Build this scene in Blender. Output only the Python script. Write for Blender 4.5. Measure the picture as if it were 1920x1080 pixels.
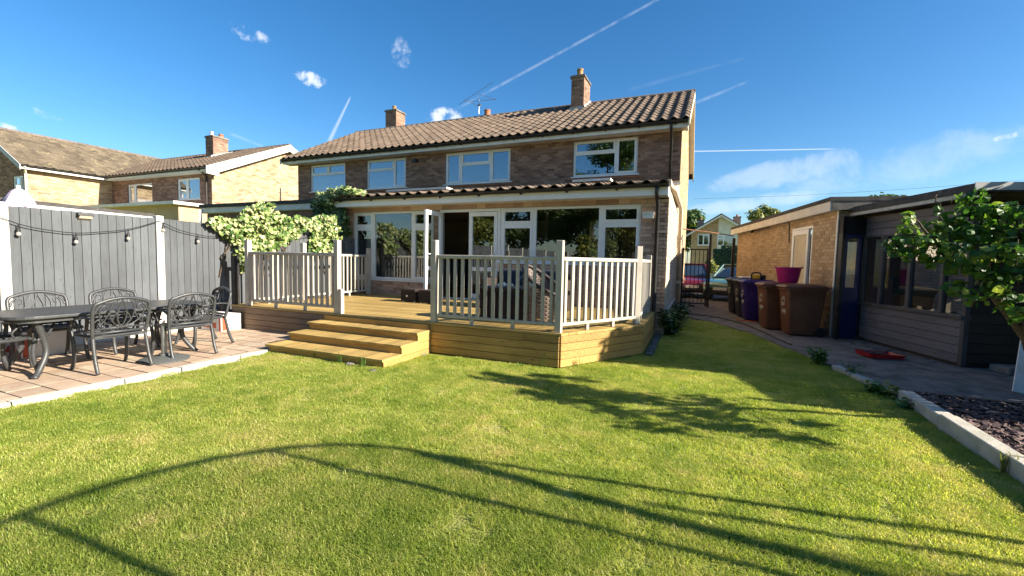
import bpy, math, random
import numpy as np
from mathutils import Vector, Matrix, noise as mnoise
rng = random.Random(7)
SC = bpy.context.scene
for o in list(bpy.data.objects):
    bpy.data.objects.remove(o)
COL = SC.collection
R_ = math.radians

# ------------------------------------------------------------------ camera
CAM_H = 1.45
FPX, YAW, PITCH, ROLL = 815.0, R_(23.2), R_(-3.7), R_(1.2)
_F = np.array([-math.sin(YAW)*math.cos(PITCH), math.cos(YAW)*math.cos(PITCH), math.sin(PITCH)])
_R0 = np.array([math.cos(YAW), math.sin(YAW), 0.0])
_U0 = np.cross(_R0, _F)
_R = _R0*math.cos(ROLL)+_U0*math.sin(ROLL)
_U = -_R0*math.sin(ROLL)+_U0*math.cos(ROLL)
_C = np.array([0, 0, CAM_H])
def ray(x, y): return (x-960)*_R-(y-540)*_U+FPX*_F
def onz(x, y, z=0.0):
    d = ray(x, y); return _C+d*((z-CAM_H)/d[2])
def onx(x, y, X):
    d = ray(x, y); return _C+d*(X/d[0])
def ony(x, y, Y):
    d = ray(x, y); return _C+d*(Y/d[1])
cam = bpy.data.cameras.new('camera')
cam.sensor_width = 36.0; cam.lens = FPX/1920*36.0
cam.clip_start = 0.05; cam.clip_end = 3000
cobj = bpy.data.objects.new('camera', cam); COL.objects.link(cobj)
cobj.matrix_world = Matrix(((_R[0], _U[0], -_F[0], 0), (_R[1], _U[1], -_F[1], 0), (_R[2], _U[2], -_F[2], CAM_H), (0, 0, 0, 1)))
SC.camera = cobj

# ------------------------------------------------------------------ light
SUN_EL = math.atan(0.46)
SUN_DIR = Vector((math.cos(SUN_EL)*0.9992, math.cos(SUN_EL)*0.04, math.sin(SUN_EL))).normalized()
EXPOSURE = 1.66
SKY_STRENGTH = 0.062
SUN_STRENGTH = 5.0
sun = bpy.data.lights.new('sun', 'SUN'); sun.energy = SUN_STRENGTH; sun.angle = R_(0.53); sun.color = (1.0, 0.91, 0.76)
so = bpy.data.objects.new('sun', sun); COL.objects.link(so)
so.rotation_euler = (-SUN_DIR).to_track_quat('-Z', 'Y').to_euler()
so.location = (20, 0, 15)
SC.view_settings.view_transform = 'Standard'; SC.view_settings.look = 'None'
SC.view_settings.exposure = EXPOSURE; SC.view_settings.gamma = 1.0
SC.view_settings.use_curve_mapping = False

class NT:
    """tiny node helper"""
    def __init__(s, tree): s.t = tree; s.t.nodes.clear()
    def n(s, typ, **kw):
        nd = s.t.nodes.new(typ)
        for k, v in kw.items():
            if k == 'inp':
                for a, b in v.items():
                    if isinstance(b, bpy.types.NodeSocket): s.t.links.new(b, nd.inputs[a])
                    else: nd.inputs[a].default_value = b
            else: setattr(nd, k, v)
        return nd
    def link(s, a, b): s.t.links.new(a, b)
    def math(s, op, a, b=None, c=None, clamp=False):
        nd = s.t.nodes.new('ShaderNodeMath'); nd.operation = op; nd.use_clamp = clamp
        for i, v in enumerate((a, b, c)):
            if v is None: continue
            if isinstance(v, bpy.types.NodeSocket): s.t.links.new(v, nd.inputs[i])
            else: nd.inputs[i].default_value = v
        return nd.outputs[0]
    def vmath(s, op, a, b=None):
        nd = s.t.nodes.new('ShaderNodeVectorMath'); nd.operation = op
        for i, v in enumerate((a, b)):
            if v is None: continue
            if isinstance(v, bpy.types.NodeSocket): s.t.links.new(v, nd.inputs[i])
            else: nd.inputs[i].default_value = v
        return nd.outputs[1] if op == 'DOT_PRODUCT' else nd.outputs[0]
    def mix(s, fac, a, b, blend='MIX'):
        nd = s.t.nodes.new('ShaderNodeMix'); nd.data_type = 'RGBA'; nd.blend_type = blend
        for i, v in ((0, fac), (6, a), (7, b)):
            if isinstance(v, bpy.types.NodeSocket): s.t.links.new(v, nd.inputs[i])
            else: nd.inputs[i].default_value = (*v, 1) if isinstance(v, tuple) and len(v) == 3 else v
        return nd.outputs[2]
    def ramp(s, fac, stops, interp='LINEAR'):
        nd = s.t.nodes.new('ShaderNodeValToRGB'); nd.color_ramp.interpolation = interp
        e = nd.color_ramp.elements
        while len(e) < len(stops): e.new(0.5)
        for el, (p, c) in zip(e, stops):
            el.position = p; el.color = (*c, 1) if not isinstance(c, float) else (c, c, c, 1)
        s.t.links.new(fac, nd.inputs[0]); return nd.outputs[0]
    def smooth(s, v, lo, hi):
        nd = s.t.nodes.new('ShaderNodeMapRange'); nd.interpolation_type = 'SMOOTHSTEP'
        s.t.links.new(v, nd.inputs[0]); nd.inputs[1].default_value = lo; nd.inputs[2].default_value = hi
        return nd.outputs[0]

# world: Nishita sky, wisps of cloud and vapour trails placed by direction
W = bpy.data.worlds.new('World'); SC.world = W; W.use_nodes = True
g = NT(W.node_tree)
sky = g.n('ShaderNodeTexSky', sky_type='NISHITA', sun_disc=False)
sky.sun_elevation = SUN_EL; sky.sun_rotation = math.atan2(SUN_DIR.x, SUN_DIR.y)
sky.altitude = 60; sky.air_density = 1.0; sky.dust_density = 0.55; sky.ozone_density = 3.6
tc = g.n('ShaderNodeTexCoord')
D = tc.outputs['Generated']
skycol = g.n('ShaderNodeHueSaturation', inp={'Saturation': 1.27, 'Value': 1.0, 'Color': sky.outputs[0]}).outputs[0]
def unit(x, y):
    d = ray(x, y); return d/np.linalg.norm(d)
total = None
def addmask(m):
    global total
    total = m if total is None else g.math('MAXIMUM', total, m)
nz1 = g.n('ShaderNodeTexNoise', inp={'Vector': D, 'Scale': 34.0, 'Detail': 7.0, 'Roughness': 0.62}).outputs[0]
nz2 = g.n('ShaderNodeTexNoise', inp={'Vector': D, 'Scale': 13.0, 'Detail': 8.0, 'Roughness': 0.66, 'Distortion': 0.5}).outputs[0]
def cloud(px, py, rx, ry, strength, nz, lo, hi, ang=0.0):
    c = unit(px, py); a = unit(px+rx*math.cos(ang), py+rx*math.sin(ang)); b = unit(px-ry*math.sin(ang), py+ry*math.cos(ang))
    ux = a-c; uy = b-c
    lx, ly = np.linalg.norm(ux), np.linalg.norm(uy)
    ux = ux/lx; uy = uy/ly
    dx = g.math('DIVIDE', g.math('SUBTRACT', g.vmath('DOT_PRODUCT', D, tuple(ux)), float(c@ux)), lx)
    dy = g.math('DIVIDE', g.math('SUBTRACT', g.vmath('DOT_PRODUCT', D, tuple(uy)), float(c@uy)), ly)
    r2 = g.math('ADD', g.math('MULTIPLY', dx, dx), g.math('MULTIPLY', dy, dy))
    body = g.smooth(r2, 1.0, 0.0)
    front = g.math('GREATER_THAN', g.vmath('DOT_PRODUCT', D, tuple(c)), 0.0)
    v = g.math('ADD', g.math('MULTIPLY', g.math('SUBTRACT', nz, 0.5), 2.6), g.math('ADD', 0.5, g.math('MULTIPLY', g.math('SUBTRACT', body, 0.62), 0.75)))
    m = g.math('MULTIPLY', g.smooth(v, lo, hi), g.math('MULTIPLY', g.smooth(body, 0.0, 0.35), strength))
    addmask(g.math('MULTIPLY', m, front))
for a in ((465, 61, 52, 24, 0.9, 0.15), (582, 149, 44, 22, 1.0, -0.08), (750, 100, 30, 40, 0.5, 0.2), (84, 215, 42, 18, 0.55, 0),
          (836, 219, 66, 26, 1.0, -0.15), (0, 236, 50, 13, 0.9, 0.25), (1884, 258, 36, 15, 0.85, 0)):
    cloud(*a[:4], a[4]*0.85, nz1, 0.40, 1.0, a[5])
cloud(1700, 303, 430, 56, 0.24, nz2, 0.2, 1.15, -0.05)
cloud(1480, 322, 230, 34, 0.34, nz2, 0.2, 1.1, -0.1)
cloud(1400, 382, 200, 18, 0.36, nz2, 0.2, 1.1, -0.06)
def trail(p, q, w0, w1, strength, lo=0.25, hi=0.65):
    a, b = unit(*p), unit(*q)
    n = np.cross(a, b); n /= np.linalg.norm(n)
    t = b-a; L = np.linalg.norm(t); t /= L
    s = g.math('DIVIDE', g.math('SUBTRACT', g.vmath('DOT_PRODUCT', D, tuple(t)), float(a@t)), float(b@t-a@t))
    wid = g.math('MAXIMUM', g.math('ADD', g.math('MULTIPLY', s, (w1-w0)), w0), 0.0002)
    d = g.math('DIVIDE', g.math('ABSOLUTE', g.vmath('DOT_PRODUCT', D, tuple(n))), wid)
    m = g.math('MULTIPLY', g.smooth(d, 1.0, 0.0), g.math('MULTIPLY', g.smooth(s, -0.03, 0.06), g.smooth(s, 1.03, 0.9)))
    m = g.math('MULTIPLY', m, g.math('MULTIPLY', g.smooth(nz1, lo, hi), strength))
    addmask(g.math('MULTIPLY', m, g.math('GREATER_THAN', g.vmath('DOT_PRODUCT', D, tuple(a)), 0.0)))
trail((1290, -32), (846, 210), 0.0038, 0.0046, 0.22)
trail((657, 182), (613, 274), 0.0022, 0.0068, 0.45, 0.15, 0.5)
trail((1290, 284), (1572, 279), 0.0019, 0.0014, 0.65, 0.1, 0.4)
trail((1280, 203), (1402, 153), 0.0056, 0.0034, 0.22)
trail((1180, 168), (1400, 108), 0.006, 0.004, 0.05)
trail((430, 250), (520, 285), 0.005, 0.003, 0.16)
cloudcol = (5.6, 6.0, 6.6)
final = g.mix(total, skycol, cloudcol)
bg = g.n('ShaderNodeBackground', inp={'Color': final, 'Strength': SKY_STRENGTH})
out = g.n('ShaderNodeOutputWorld'); g.link(bg.outputs[0], out.inputs[0])

# ------------------------------------------------------------------ mesh builder
class MB:
    def __init__(s): s.v = []; s.f = []; s.r = []
    def add(s, vs, fs, r=None):
        b = len(s.v); s.v.extend([tuple(map(float, v)) for v in vs])
        r = rng.random() if r is None else r
        for f in fs: s.f.append(tuple(b+i for i in f)); s.r.append(r)
        return s
    BF = ((0, 3, 2, 1), (4, 5, 6, 7), (0, 1, 5, 4), (1, 2, 6, 5), (2, 3, 7, 6), (3, 0, 4, 7))
    def box(s, x0, y0, z0, x1, y1, z1, r=None):
        x0, x1 = min(x0, x1), max(x0, x1); y0, y1 = min(y0, y1), max(y0, y1); z0, z1 = min(z0, z1), max(z0, z1)
        return s.add([(x0, y0, z0), (x1, y0, z0), (x1, y1, z0), (x0, y1, z0), (x0, y0, z1), (x1, y0, z1), (x1, y1, z1), (x0, y1, z1)], s.BF, r)
    def obox(s, M, x0, y0, z0, x1, y1, z1, r=None):
        vs = [M @ Vector(p) for p in [(x0, y0, z0), (x1, y0, z0), (x1, y1, z0), (x0, y1, z0), (x0, y0, z1), (x1, y0, z1), (x1, y1, z1), (x0, y1, z1)]]
        return s.add(vs, s.BF if M.determinant() > 0 else [f[::-1] for f in s.BF], r)
    def beam(s, p, q, w, h, up=(0, 0, 1), r=None):
        p, q = Vector(p), Vector(q); d = (q-p).normalized(); up = Vector(up)
        if abs(d.dot(up)) > 0.99: up = Vector((0, 1, 0))
        a = d.cross(up).normalized()*w/2; b = a.cross(d).normalized()*h/2
        vs = [p-a-b, p+a-b, p+a+b, p-a+b, q-a-b, q+a-b, q+a+b, q-a+b]
        return s.add(vs, s.BF, r)
    def tube(s, pts, rad, n=8, cap=True, closed=False, flat=1.0, r=None):
        pts = [Vector(p) for p in pts]; m = len(pts)
        rad = [rad]*m if not hasattr(rad, '__len__') else rad
        vs = []; fs = []
        prev = None
        for i, p in enumerate(pts):
            if closed: d = pts[(i+1) % m]-pts[i-1]
            else: d = pts[min(i+1, m-1)]-pts[max(i-1, 0)]
            d.normalize()
            if prev is None:
                up = Vector((0, 0, 1)) if abs(d.z) < 0.9 else Vector((0, 1, 0))
                a = d.cross(up).normalized()
            else:
                a = (prev-d*prev.dot(d)).normalized()
            prev = a; b = d.cross(a)
            for k in range(n):
                t = 2*math.pi*k/n
                vs.append(p+a*(rad[i]*math.cos(t))+b*(rad[i]*flat*math.sin(t)))
        for i in range(m if closed else m-1):
            j = (i+1) % m
            for k in range(n):
                l = (k+1) % n
                fs.append((i*n+k, i*n+l, j*n+l, j*n+k))
        if cap and not closed:
            fs.append(tuple(range(n-1, -1, -1))); fs.append(tuple((m-1)*n+k for k in range(n)))
        return s.add(vs, fs, r)
    def lathe(s, prof, n=16, c=(0, 0, 0), M=None, r=None):
        vs = []; fs = []; m = len(prof)
        for (rr, z) in prof:
            for k in range(n):
                t = 2*math.pi*k/n; p = Vector((rr*math.cos(t), rr*math.sin(t), z))
                p = (M @ p) if M else p+Vector(c)
                vs.append(p)
        for i in range(m-1):
            for k in range(n):
                l = (k+1) % n; fs.append((i*n+k, i*n+l, (i+1)*n+l, (i+1)*n+k))
        if prof[0][0] > 1e-6: fs.append(tuple(range(n-1, -1, -1)))
        if prof[-1][0] > 1e-6: fs.append(tuple((m-1)*n+k for k in range(n)))
        return s.add(vs, fs, r)
    def prism(s, poly, a, b, axis='y', r=None):
        """poly 2d (ccw); axis 'x': (y,z), 'y': (x,z), 'z': (x,y)"""
        def mk(p, t):
            return {'x': (t, p[0], p[1]), 'y': (p[0], t, p[1]), 'z': (p[0], p[1], t)}[axis]
        n = len(poly); vs = [mk(p, a) for p in poly]+[mk(p, b) for p in poly]
        fs = [tuple(range(n-1, -1, -1)), tuple(range(n, 2*n))]+[(i, (i+1) % n, n+(i+1) % n, n+i) for i in range(n)]
        return s.add(vs, fs, r)
    def quad(s, a, b, c, d, r=None): return s.add([a, b, c, d], [(0, 1, 2, 3)], r)
    def mesh(s, name, mat, smooth=False):
        me = bpy.data.meshes.new(name); me.from_pydata(s.v, [], s.f); me.update()
        at = me.attributes.new('rnd', 'FLOAT', 'FACE'); at.data.foreach_set('value', s.r)
        if smooth: me.polygons.foreach_set('use_smooth', [True]*len(me.polygons))
        if mat is not None: me.materials.append(mat)
        return me
    def build(s, name, mat, parent=None, smooth=False, bevel=0.0, recalc=False, kind=None, auto=False):
        if parent is not None:
            o0 = ROOT.get(parent.name)
            if o0 is not None:
                s.v = [(a-o0[0], b-o0[1], c-o0[2]) for a, b, c in s.v]
        me = s.mesh(name, mat, smooth or auto)
        if recalc:
            import bmesh
            bm = bmesh.new(); bm.from_mesh(me); bmesh.ops.recalc_face_normals(bm, faces=bm.faces); bm.to_mesh(me); bm.free()
        if auto:
            me.set_sharp_from_angle(angle=R_(38))
        o = bpy.data.objects.new(name, me); COL.objects.link(o)
        if parent is not None:
            o.parent = parent
            if parent.name in ROOT: ROOT[o.name] = ROOT[parent.name]
        if bevel > 0:
            b = o.modifiers.new('bevel', 'BEVEL'); b.width = bevel; b.segments = 2; b.limit_method = 'ANGLE'; b.angle_limit = R_(40)
        if kind: o['kind'] = kind
        return o
ROOT = {}
def thing(name, label, cat, loc=(0, 0, 0), rz=0.0, group=None, world=True):
    """Empty at the base of a thing; world=True: its parts are given in world coordinates"""
    e = bpy.data.objects.new(name, None); COL.objects.link(e); e.empty_display_size = 0.1
    e.location = loc; e.rotation_euler = (0, 0, rz)
    if world: ROOT[e.name] = tuple(map(float, loc))
    tag(e, label, cat, group); return e
def tag(o, label=None, cat=None, group=None, kind=None):
    if label: o['label'] = label
    if cat: o['category'] = cat
    if group: o['group'] = group
    if kind: o['kind'] = kind
    return o
def piece(name, me, parent, loc, rot=(0, 0, 0), scale=(1, 1, 1)):
    """an object sharing mesh data, world location"""
    o = bpy.data.objects.new(name, me); COL.objects.link(o)
    o0 = ROOT.get(parent.name, (0, 0, 0)) if parent is not None else (0, 0, 0)
    o.location = (loc[0]-o0[0], loc[1]-o0[1], loc[2]-o0[2]); o.rotation_euler = rot; o.scale = scale
    o.parent = parent; return o
def copy_tree(o, parent=None):
    c = o.copy(); COL.objects.link(c); c.parent = parent
    for ch in list(o.children): copy_tree(ch, c)
    return c

# ------------------------------------------------------------------ materials
def new_mat(name):
    m = bpy.data.materials.new(name); m.use_nodes = True; return m, NT(m.node_tree)
def surf(name, col, col2=None, scale=6.0, rough=0.7, bump=0.15, bscale=60.0, orand=0.0, frand=0.0, metallic=0.0, spec=0.4,
         coat=0.0, stretch=(1, 1, 1), spots=None, detail=6.0, obj=False, rough_var=0.1):
    m, g = new_mat(name)
    col2 = col2 or tuple(c*0.72 for c in col)
    if obj: P = g.n('ShaderNodeTexCoord').outputs['Object']
    else: P = g.n('ShaderNodeNewGeometry').outputs['Position']
    Pm = g.vmath('MULTIPLY', P, stretch)
    oi = g.n('ShaderNodeObjectInfo')
    if orand > 0:
        off = g.n('ShaderNodeCombineXYZ', inp={0: g.math('MULTIPLY', oi.outputs['Random'], 31.0), 1: g.math('MULTIPLY', oi.outputs['Random'], 17.0)})
        Pm = g.vmath('ADD', Pm, off.outputs[0])
    nz = g.n('ShaderNodeTexNoise', inp={'Vector': Pm, 'Scale': scale, 'Detail': detail, 'Roughness': 0.62}).outputs[0]
    c = g.mix(g.smooth(nz, 0.3, 0.72), (*col, 1), (*col2, 1))
    if orand > 0:
        v = g.math('ADD', g.math('MULTIPLY', oi.outputs['Random'], 2*orand), 1-orand)
        vv = g.n('ShaderNodeCombineXYZ', inp={0: v, 1: v, 2: v}).outputs[0]
        c = g.mix(1.0, c, vv, 'MULTIPLY')
    if frand > 0:
        at = g.n('ShaderNodeAttribute', attribute_name='rnd').outputs['Fac']
        v = g.math('ADD', g.math('MULTIPLY', at, 2*frand), 1-frand)
        vv = g.n('ShaderNodeCombineXYZ', inp={0: v, 1: v, 2: v}).outputs[0]
        c = g.mix(1.0, c, vv, 'MULTIPLY')
    if spots:
        scol, sscale, lo, hi = spots
        n3 = g.n('ShaderNodeTexNoise', inp={'Vector': P, 'Scale': sscale, 'Detail': 5.0, 'Roughness': 0.7}).outputs[0]
        c = g.mix(g.smooth(n3, lo, hi), c, (*scol, 1))
    nb = g.n('ShaderNodeTexNoise', inp={'Vector': Pm, 'Scale': bscale, 'Detail': 5.0, 'Roughness': 0.65}).outputs[0]
    b = g.n('ShaderNodeBump', inp={'Strength': bump, 'Distance': 0.01, 'Height': nb})
    rr = g.math('ADD', g.math('MULTIPLY', g.math('SUBTRACT', nz, 0.5), rough_var*2), rough, clamp=True)
    p = g.n('ShaderNodeBsdfPrincipled', inp={'Base Color': c, 'Roughness': rr, 'Metallic': metallic, 'Normal': b.outputs[0]})
    p.inputs['Specular IOR Level'].default_value = spec
    if coat: p.inputs['Coat Weight'].default_value = coat; p.inputs['Coat Roughness'].default_value = 0.06
    o = g.n('ShaderNodeOutputMaterial'); g.link(p.outputs[0], o.inputs[0]); return m
def brickmat(name, stops):
    m, g = new_mat(name)
    P = g.n('ShaderNodeNewGeometry').outputs['Position']
    at = g.n('ShaderNodeAttribute', attribute_name='rnd').outputs['Fac']
    oi = g.n('ShaderNodeObjectInfo').outputs['Random']
    sel = g.math('FRACT', g.math('ADD', at, g.math('MULTIPLY', oi, 5.3)))
    c = g.ramp(sel, stops)
    nz = g.n('ShaderNodeTexNoise', inp={'Vector': P, 'Scale': 28.0, 'Detail': 5.0, 'Roughness': 0.7}).outputs[0]
    big = g.n('ShaderNodeTexNoise', inp={'Vector': P, 'Scale': 0.9, 'Detail': 4.0}).outputs[0]
    c = g.mix(1.0, c, g.ramp(nz, [(0.25, 0.72), (0.75, 1.18)]), 'MULTIPLY')
    c = g.mix(1.0, c, g.ramp(big, [(0.3, 0.86), (0.7, 1.1)]), 'MULTIPLY')
    nb = g.n('ShaderNodeTexNoise', inp={'Vector': P, 'Scale': 130.0, 'Detail': 3.0}).outputs[0]
    b = g.n('ShaderNodeBump', inp={'Strength': 0.35, 'Distance': 0.006, 'Height': nb})
    p = g.n('ShaderNodeBsdfPrincipled', inp={'Base Color': c, 'Roughness': 0.88, 'Normal': b.outputs[0]}); p.inputs['Specular IOR Level'].default_value = 0.25
    o = g.n('ShaderNodeOutputMaterial'); g.link(p.outputs[0], o.inputs[0]); return m
def leafmat(name, stops, trans=0.35, rough=0.45):
    m, g = new_mat(name)
    at = g.n('ShaderNodeAttribute', attribute_name='rnd').outputs['Fac']
    P = g.n('ShaderNodeNewGeometry').outputs['Position']
    nz = g.n('ShaderNodeTexNoise', inp={'Vector': P, 'Scale': 2.2, 'Detail': 3.0}).outputs[0]
    c = g.ramp(g.math('ADD', at, g.math('MULTIPLY', g.math('SUBTRACT', nz, 0.5), 0.5), clamp=True), stops)
    p = g.n('ShaderNodeBsdfPrincipled', inp={'Base Color': c, 'Roughness': rough}); p.inputs['Specular IOR Level'].default_value = 0.4
    t = g.n('ShaderNodeBsdfTranslucent', inp={'Color': g.mix(1.0, c, (1.15, 1.15, 0.55, 1), 'MULTIPLY')})
    x = g.n('ShaderNodeMixShader', inp={0: trans, 1: p.outputs[0], 2: t.outputs[0]})
    o = g.n('ShaderNodeOutputMaterial'); g.link(x.outputs[0], o.inputs[0]); return m
def glassmat(name, boost=1.5, tint=(0.86, 0.9, 0.9), base=0.03):
    m, g = new_mat(name)
    gm = g.n('ShaderNodeNewGeometry')
    cs = g.math('ABSOLUTE', g.vmath('DOT_PRODUCT', gm.outputs['Normal'], gm.outputs['Incoming']))
    fr = g.math('ADD', g.math('MULTIPLY', g.math('POWER', g.math('SUBTRACT', 1.0, cs, clamp=True), 5.0), 0.96), 0.04)
    f = g.math('ADD', g.math('MULTIPLY', fr, boost), base, clamp=True)
    P = g.n('ShaderNodeNewGeometry').outputs['Position']
    nb = g.n('ShaderNodeTexNoise', inp={'Vector': P, 'Scale': 1.3, 'Detail': 1.0}).outputs[0]
    b = g.n('ShaderNodeBump', inp={'Strength': 0.02, 'Distance': 0.05, 'Height': nb})
    t = g.n('ShaderNodeBsdfTransparent', inp={'Color': (*tint, 1)})
    gl = g.n('ShaderNodeBsdfGlossy', inp={'Color': (0.95, 0.97, 1, 1), 'Roughness': 0.004, 'Normal': b.outputs[0]})
    x = g.n('ShaderNodeMixShader', inp={0: f, 1: t.outputs[0], 2: gl.outputs[0]})
    o = g.n('ShaderNodeOutputMaterial'); g.link(x.outputs[0], o.inputs[0]); return m

M = {}
M['upvc'] = surf('upvc', (0.72, 0.74, 0.75), (0.66, 0.67, 0.66), 3, 0.32, 0.02, 20, spec=0.5)
M['white_paint'] = surf('white_paint', (0.68, 0.68, 0.65), (0.56, 0.55, 0.5), 4, 0.55, 0.08, 50)
M['soffit'] = surf('soffit', (0.6, 0.55, 0.47), (0.5, 0.45, 0.38), 3, 0.6, 0.05, 40)
M['black_plastic'] = surf('black_plastic', (0.012, 0.012, 0.013), (0.025, 0.024, 0.023), 5, 0.42, 0.06, 40)
M['glass'] = glassmat('glass')
M['glass_up'] = glassmat('glass_up', 2.4, (0.62, 0.66, 0.7), 0.14)
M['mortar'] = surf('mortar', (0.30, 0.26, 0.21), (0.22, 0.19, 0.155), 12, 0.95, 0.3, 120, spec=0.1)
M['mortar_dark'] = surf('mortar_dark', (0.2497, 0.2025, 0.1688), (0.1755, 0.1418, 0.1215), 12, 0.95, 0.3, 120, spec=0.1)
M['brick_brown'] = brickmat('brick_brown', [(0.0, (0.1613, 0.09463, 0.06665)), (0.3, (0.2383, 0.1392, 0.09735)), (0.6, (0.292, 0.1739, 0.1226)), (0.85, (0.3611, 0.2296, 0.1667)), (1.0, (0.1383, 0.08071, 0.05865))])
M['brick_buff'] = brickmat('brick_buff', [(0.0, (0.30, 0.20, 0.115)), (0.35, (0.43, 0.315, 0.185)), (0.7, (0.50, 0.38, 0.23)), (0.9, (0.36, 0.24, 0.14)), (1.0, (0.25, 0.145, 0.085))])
M['brick_pink'] = brickmat('brick_pink', [(0.0, (0.32, 0.2062, 0.153)), (0.35, (0.448, 0.3052, 0.2295)), (0.7, (0.544, 0.396, 0.2975)), (0.9, (0.384, 0.231, 0.17)), (1.0, (0.256, 0.165, 0.1275))])
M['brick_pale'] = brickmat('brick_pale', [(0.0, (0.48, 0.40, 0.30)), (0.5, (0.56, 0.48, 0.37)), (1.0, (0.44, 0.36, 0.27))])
M['brick_garage'] = brickmat('brick_garage', [(0.0, (0.3645, 0.245, 0.1377)), (0.35, (0.4657, 0.322, 0.1885)), (0.7, (0.54, 0.385, 0.232)), (1.0, (0.405, 0.266, 0.145))])
M['tile'] = surf('tile', (0.1546, 0.1117, 0.07878), (0.09873, 0.07026, 0.05132), 14, 0.86, 0.4, 90, orand=0.24, frand=0.24, spots=((0.2172, 0.1882, 0.1193), 9, 0.62, 0.78))
M['tile_old'] = surf('tile_old', (0.16, 0.125, 0.082), (0.10, 0.078, 0.055), 10, 0.9, 0.4, 90, frand=0.32, spots=((0.33, 0.29, 0.15), 2.6, 0.55, 0.74))
M['ridge'] = surf('ridge', (0.17, 0.14, 0.12), (0.11, 0.09, 0.08), 8, 0.9, 0.3, 60, orand=0.15)
M['felt'] = surf('felt', (0.07, 0.066, 0.062), (0.045, 0.042, 0.04), 7, 0.95, 0.5, 150, spots=((0.18, 0.17, 0.14), 5, 0.58, 0.8))
M['lead'] = surf('lead', (0.42, 0.42, 0.41), (0.3, 0.3, 0.3), 6, 0.6, 0.2, 30)
M['terracotta'] = surf('terracotta', (0.33, 0.135, 0.07), (0.24, 0.1, 0.055), 9, 0.8, 0.2, 60)
M['pot_old'] = surf('pot_old', (0.32, 0.2, 0.09), (0.19, 0.12, 0.06), 14, 0.85, 0.3, 60)
M['concrete'] = surf('concrete', (0.215, 0.19, 0.165), (0.12, 0.108, 0.095), 3.5, 0.93, 0.45, 70, spots=((0.07, 0.063, 0.05), 2.6, 0.48, 0.7))
M['kerb'] = surf('kerb', (0.46, 0.43, 0.37), (0.33, 0.31, 0.26), 6, 0.93, 0.5, 70, orand=0.08, spots=((0.2, 0.19, 0.15), 9, 0.62, 0.8))
M['edging'] = surf('edging', (0.60, 0.57, 0.50), (0.44, 0.42, 0.36), 8, 0.92, 0.35, 70, orand=0.07)
M['paver'] = surf('paver', (0.42, 0.31, 0.22), (0.35, 0.235, 0.16), 4.5, 0.9, 0.35, 80, orand=0.13, spots=((0.44, 0.37, 0.27), 2.6, 0.45, 0.72))
M['sand'] = surf('sand', (0.2, 0.15, 0.1), (0.14, 0.1, 0.07), 14, 0.97, 0.3, 90)
M['post_concrete'] = surf('post_concrete', (0.64, 0.61, 0.55), (0.53, 0.5, 0.44), 5, 0.9, 0.3, 60)
def woodmat(name, c1, c2, rough=0.7, scale=5.0, stretch=(1, 1, 1), orand=0.12, knots=True, spec=0.3, kscale=1.0):
    m, g = new_mat(name)
    tcn = g.n('ShaderNodeTexCoord').outputs['Object']; oi = g.n('ShaderNodeObjectInfo').outputs['Random']
    P = g.n('ShaderNodeNewGeometry').outputs['Position']
    at = g.n('ShaderNodeAttribute', attribute_name='rnd').outputs['Fac']
    ro = g.math('ADD', oi, at)
    off = g.n('ShaderNodeCombineXYZ', inp={0: g.math('MULTIPLY', ro, 37.0), 1: g.math('MULTIPLY', ro, 23.0), 2: g.math('MULTIPLY', ro, 11.0)})
    Pm = g.vmath('ADD', g.vmath('MULTIPLY', P, stretch), off.outputs[0])
    n1 = g.n('ShaderNodeTexNoise', inp={'Vector': Pm, 'Scale': scale, 'Detail': 6.0, 'Roughness': 0.6, 'Distortion': 0.6}).outputs[0]
    c = g.ramp(n1, [(0.28, c2), (0.5, c1), (0.78, tuple(x*1.12 for x in c1))])
    if knots:
        st2 = tuple(1.0+(x-1.0)*0.35 if x > 1 else x*1.6 for x in stretch)
        Pk = g.vmath('ADD', g.vmath('MULTIPLY', P, st2), off.outputs[0])
        vo = g.n('ShaderNodeTexVoronoi', inp={'Vector': Pk, 'Scale': 2.3*kscale, 'Randomness': 1.0}).outputs['Distance']
        c = g.mix(g.math('MULTIPLY', g.smooth(vo, 0.10, 0.03), 0.75), c, tuple(x*0.35 for x in c2)+(1,))
    v = g.math('ADD', g.math('MULTIPLY', g.math('FRACT', g.math('MULTIPLY', ro, 3.7)), 2*orand), 1-orand)
    vv = g.n('ShaderNodeCombineXYZ', inp={0: v, 1: v, 2: v}).outputs[0]
    c = g.mix(1.0, c, vv, 'MULTIPLY')
    dirt = g.n('ShaderNodeTexNoise', inp={'Vector': P, 'Scale': 1.6, 'Detail': 5.0}).outputs[0]
    c = g.mix(1.0, c, g.ramp(dirt, [(0.3, 0.82), (0.65, 1.05)]), 'MULTIPLY')
    b = g.n('ShaderNodeBump', inp={'Strength': 0.25, 'Distance': 0.006, 'Height': n1})
    p = g.n('ShaderNodeBsdfPrincipled', inp={'Base Color': c, 'Roughness': rough, 'Normal': b.outputs[0]}); p.inputs['Specular IOR Level'].default_value = spec
    o = g.n('ShaderNodeOutputMaterial'); g.link(p.outputs[0], o.inputs[0]); return m
M['fence'] = woodmat('fence', (0.083, 0.09, 0.098), (0.063, 0.067, 0.073), 0.75, 5, (9, 9, 0.7), 0.17, kscale=1.5)
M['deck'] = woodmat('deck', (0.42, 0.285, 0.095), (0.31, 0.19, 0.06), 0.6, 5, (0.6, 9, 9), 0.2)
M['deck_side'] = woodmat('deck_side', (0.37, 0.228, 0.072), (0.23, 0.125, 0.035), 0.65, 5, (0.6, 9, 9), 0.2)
M['rail_paint'] = woodmat('rail_paint', (0.40, 0.365, 0.31), (0.325, 0.295, 0.25), 0.6, 4, (5, 5, 0.6), 0.07, False)
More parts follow.
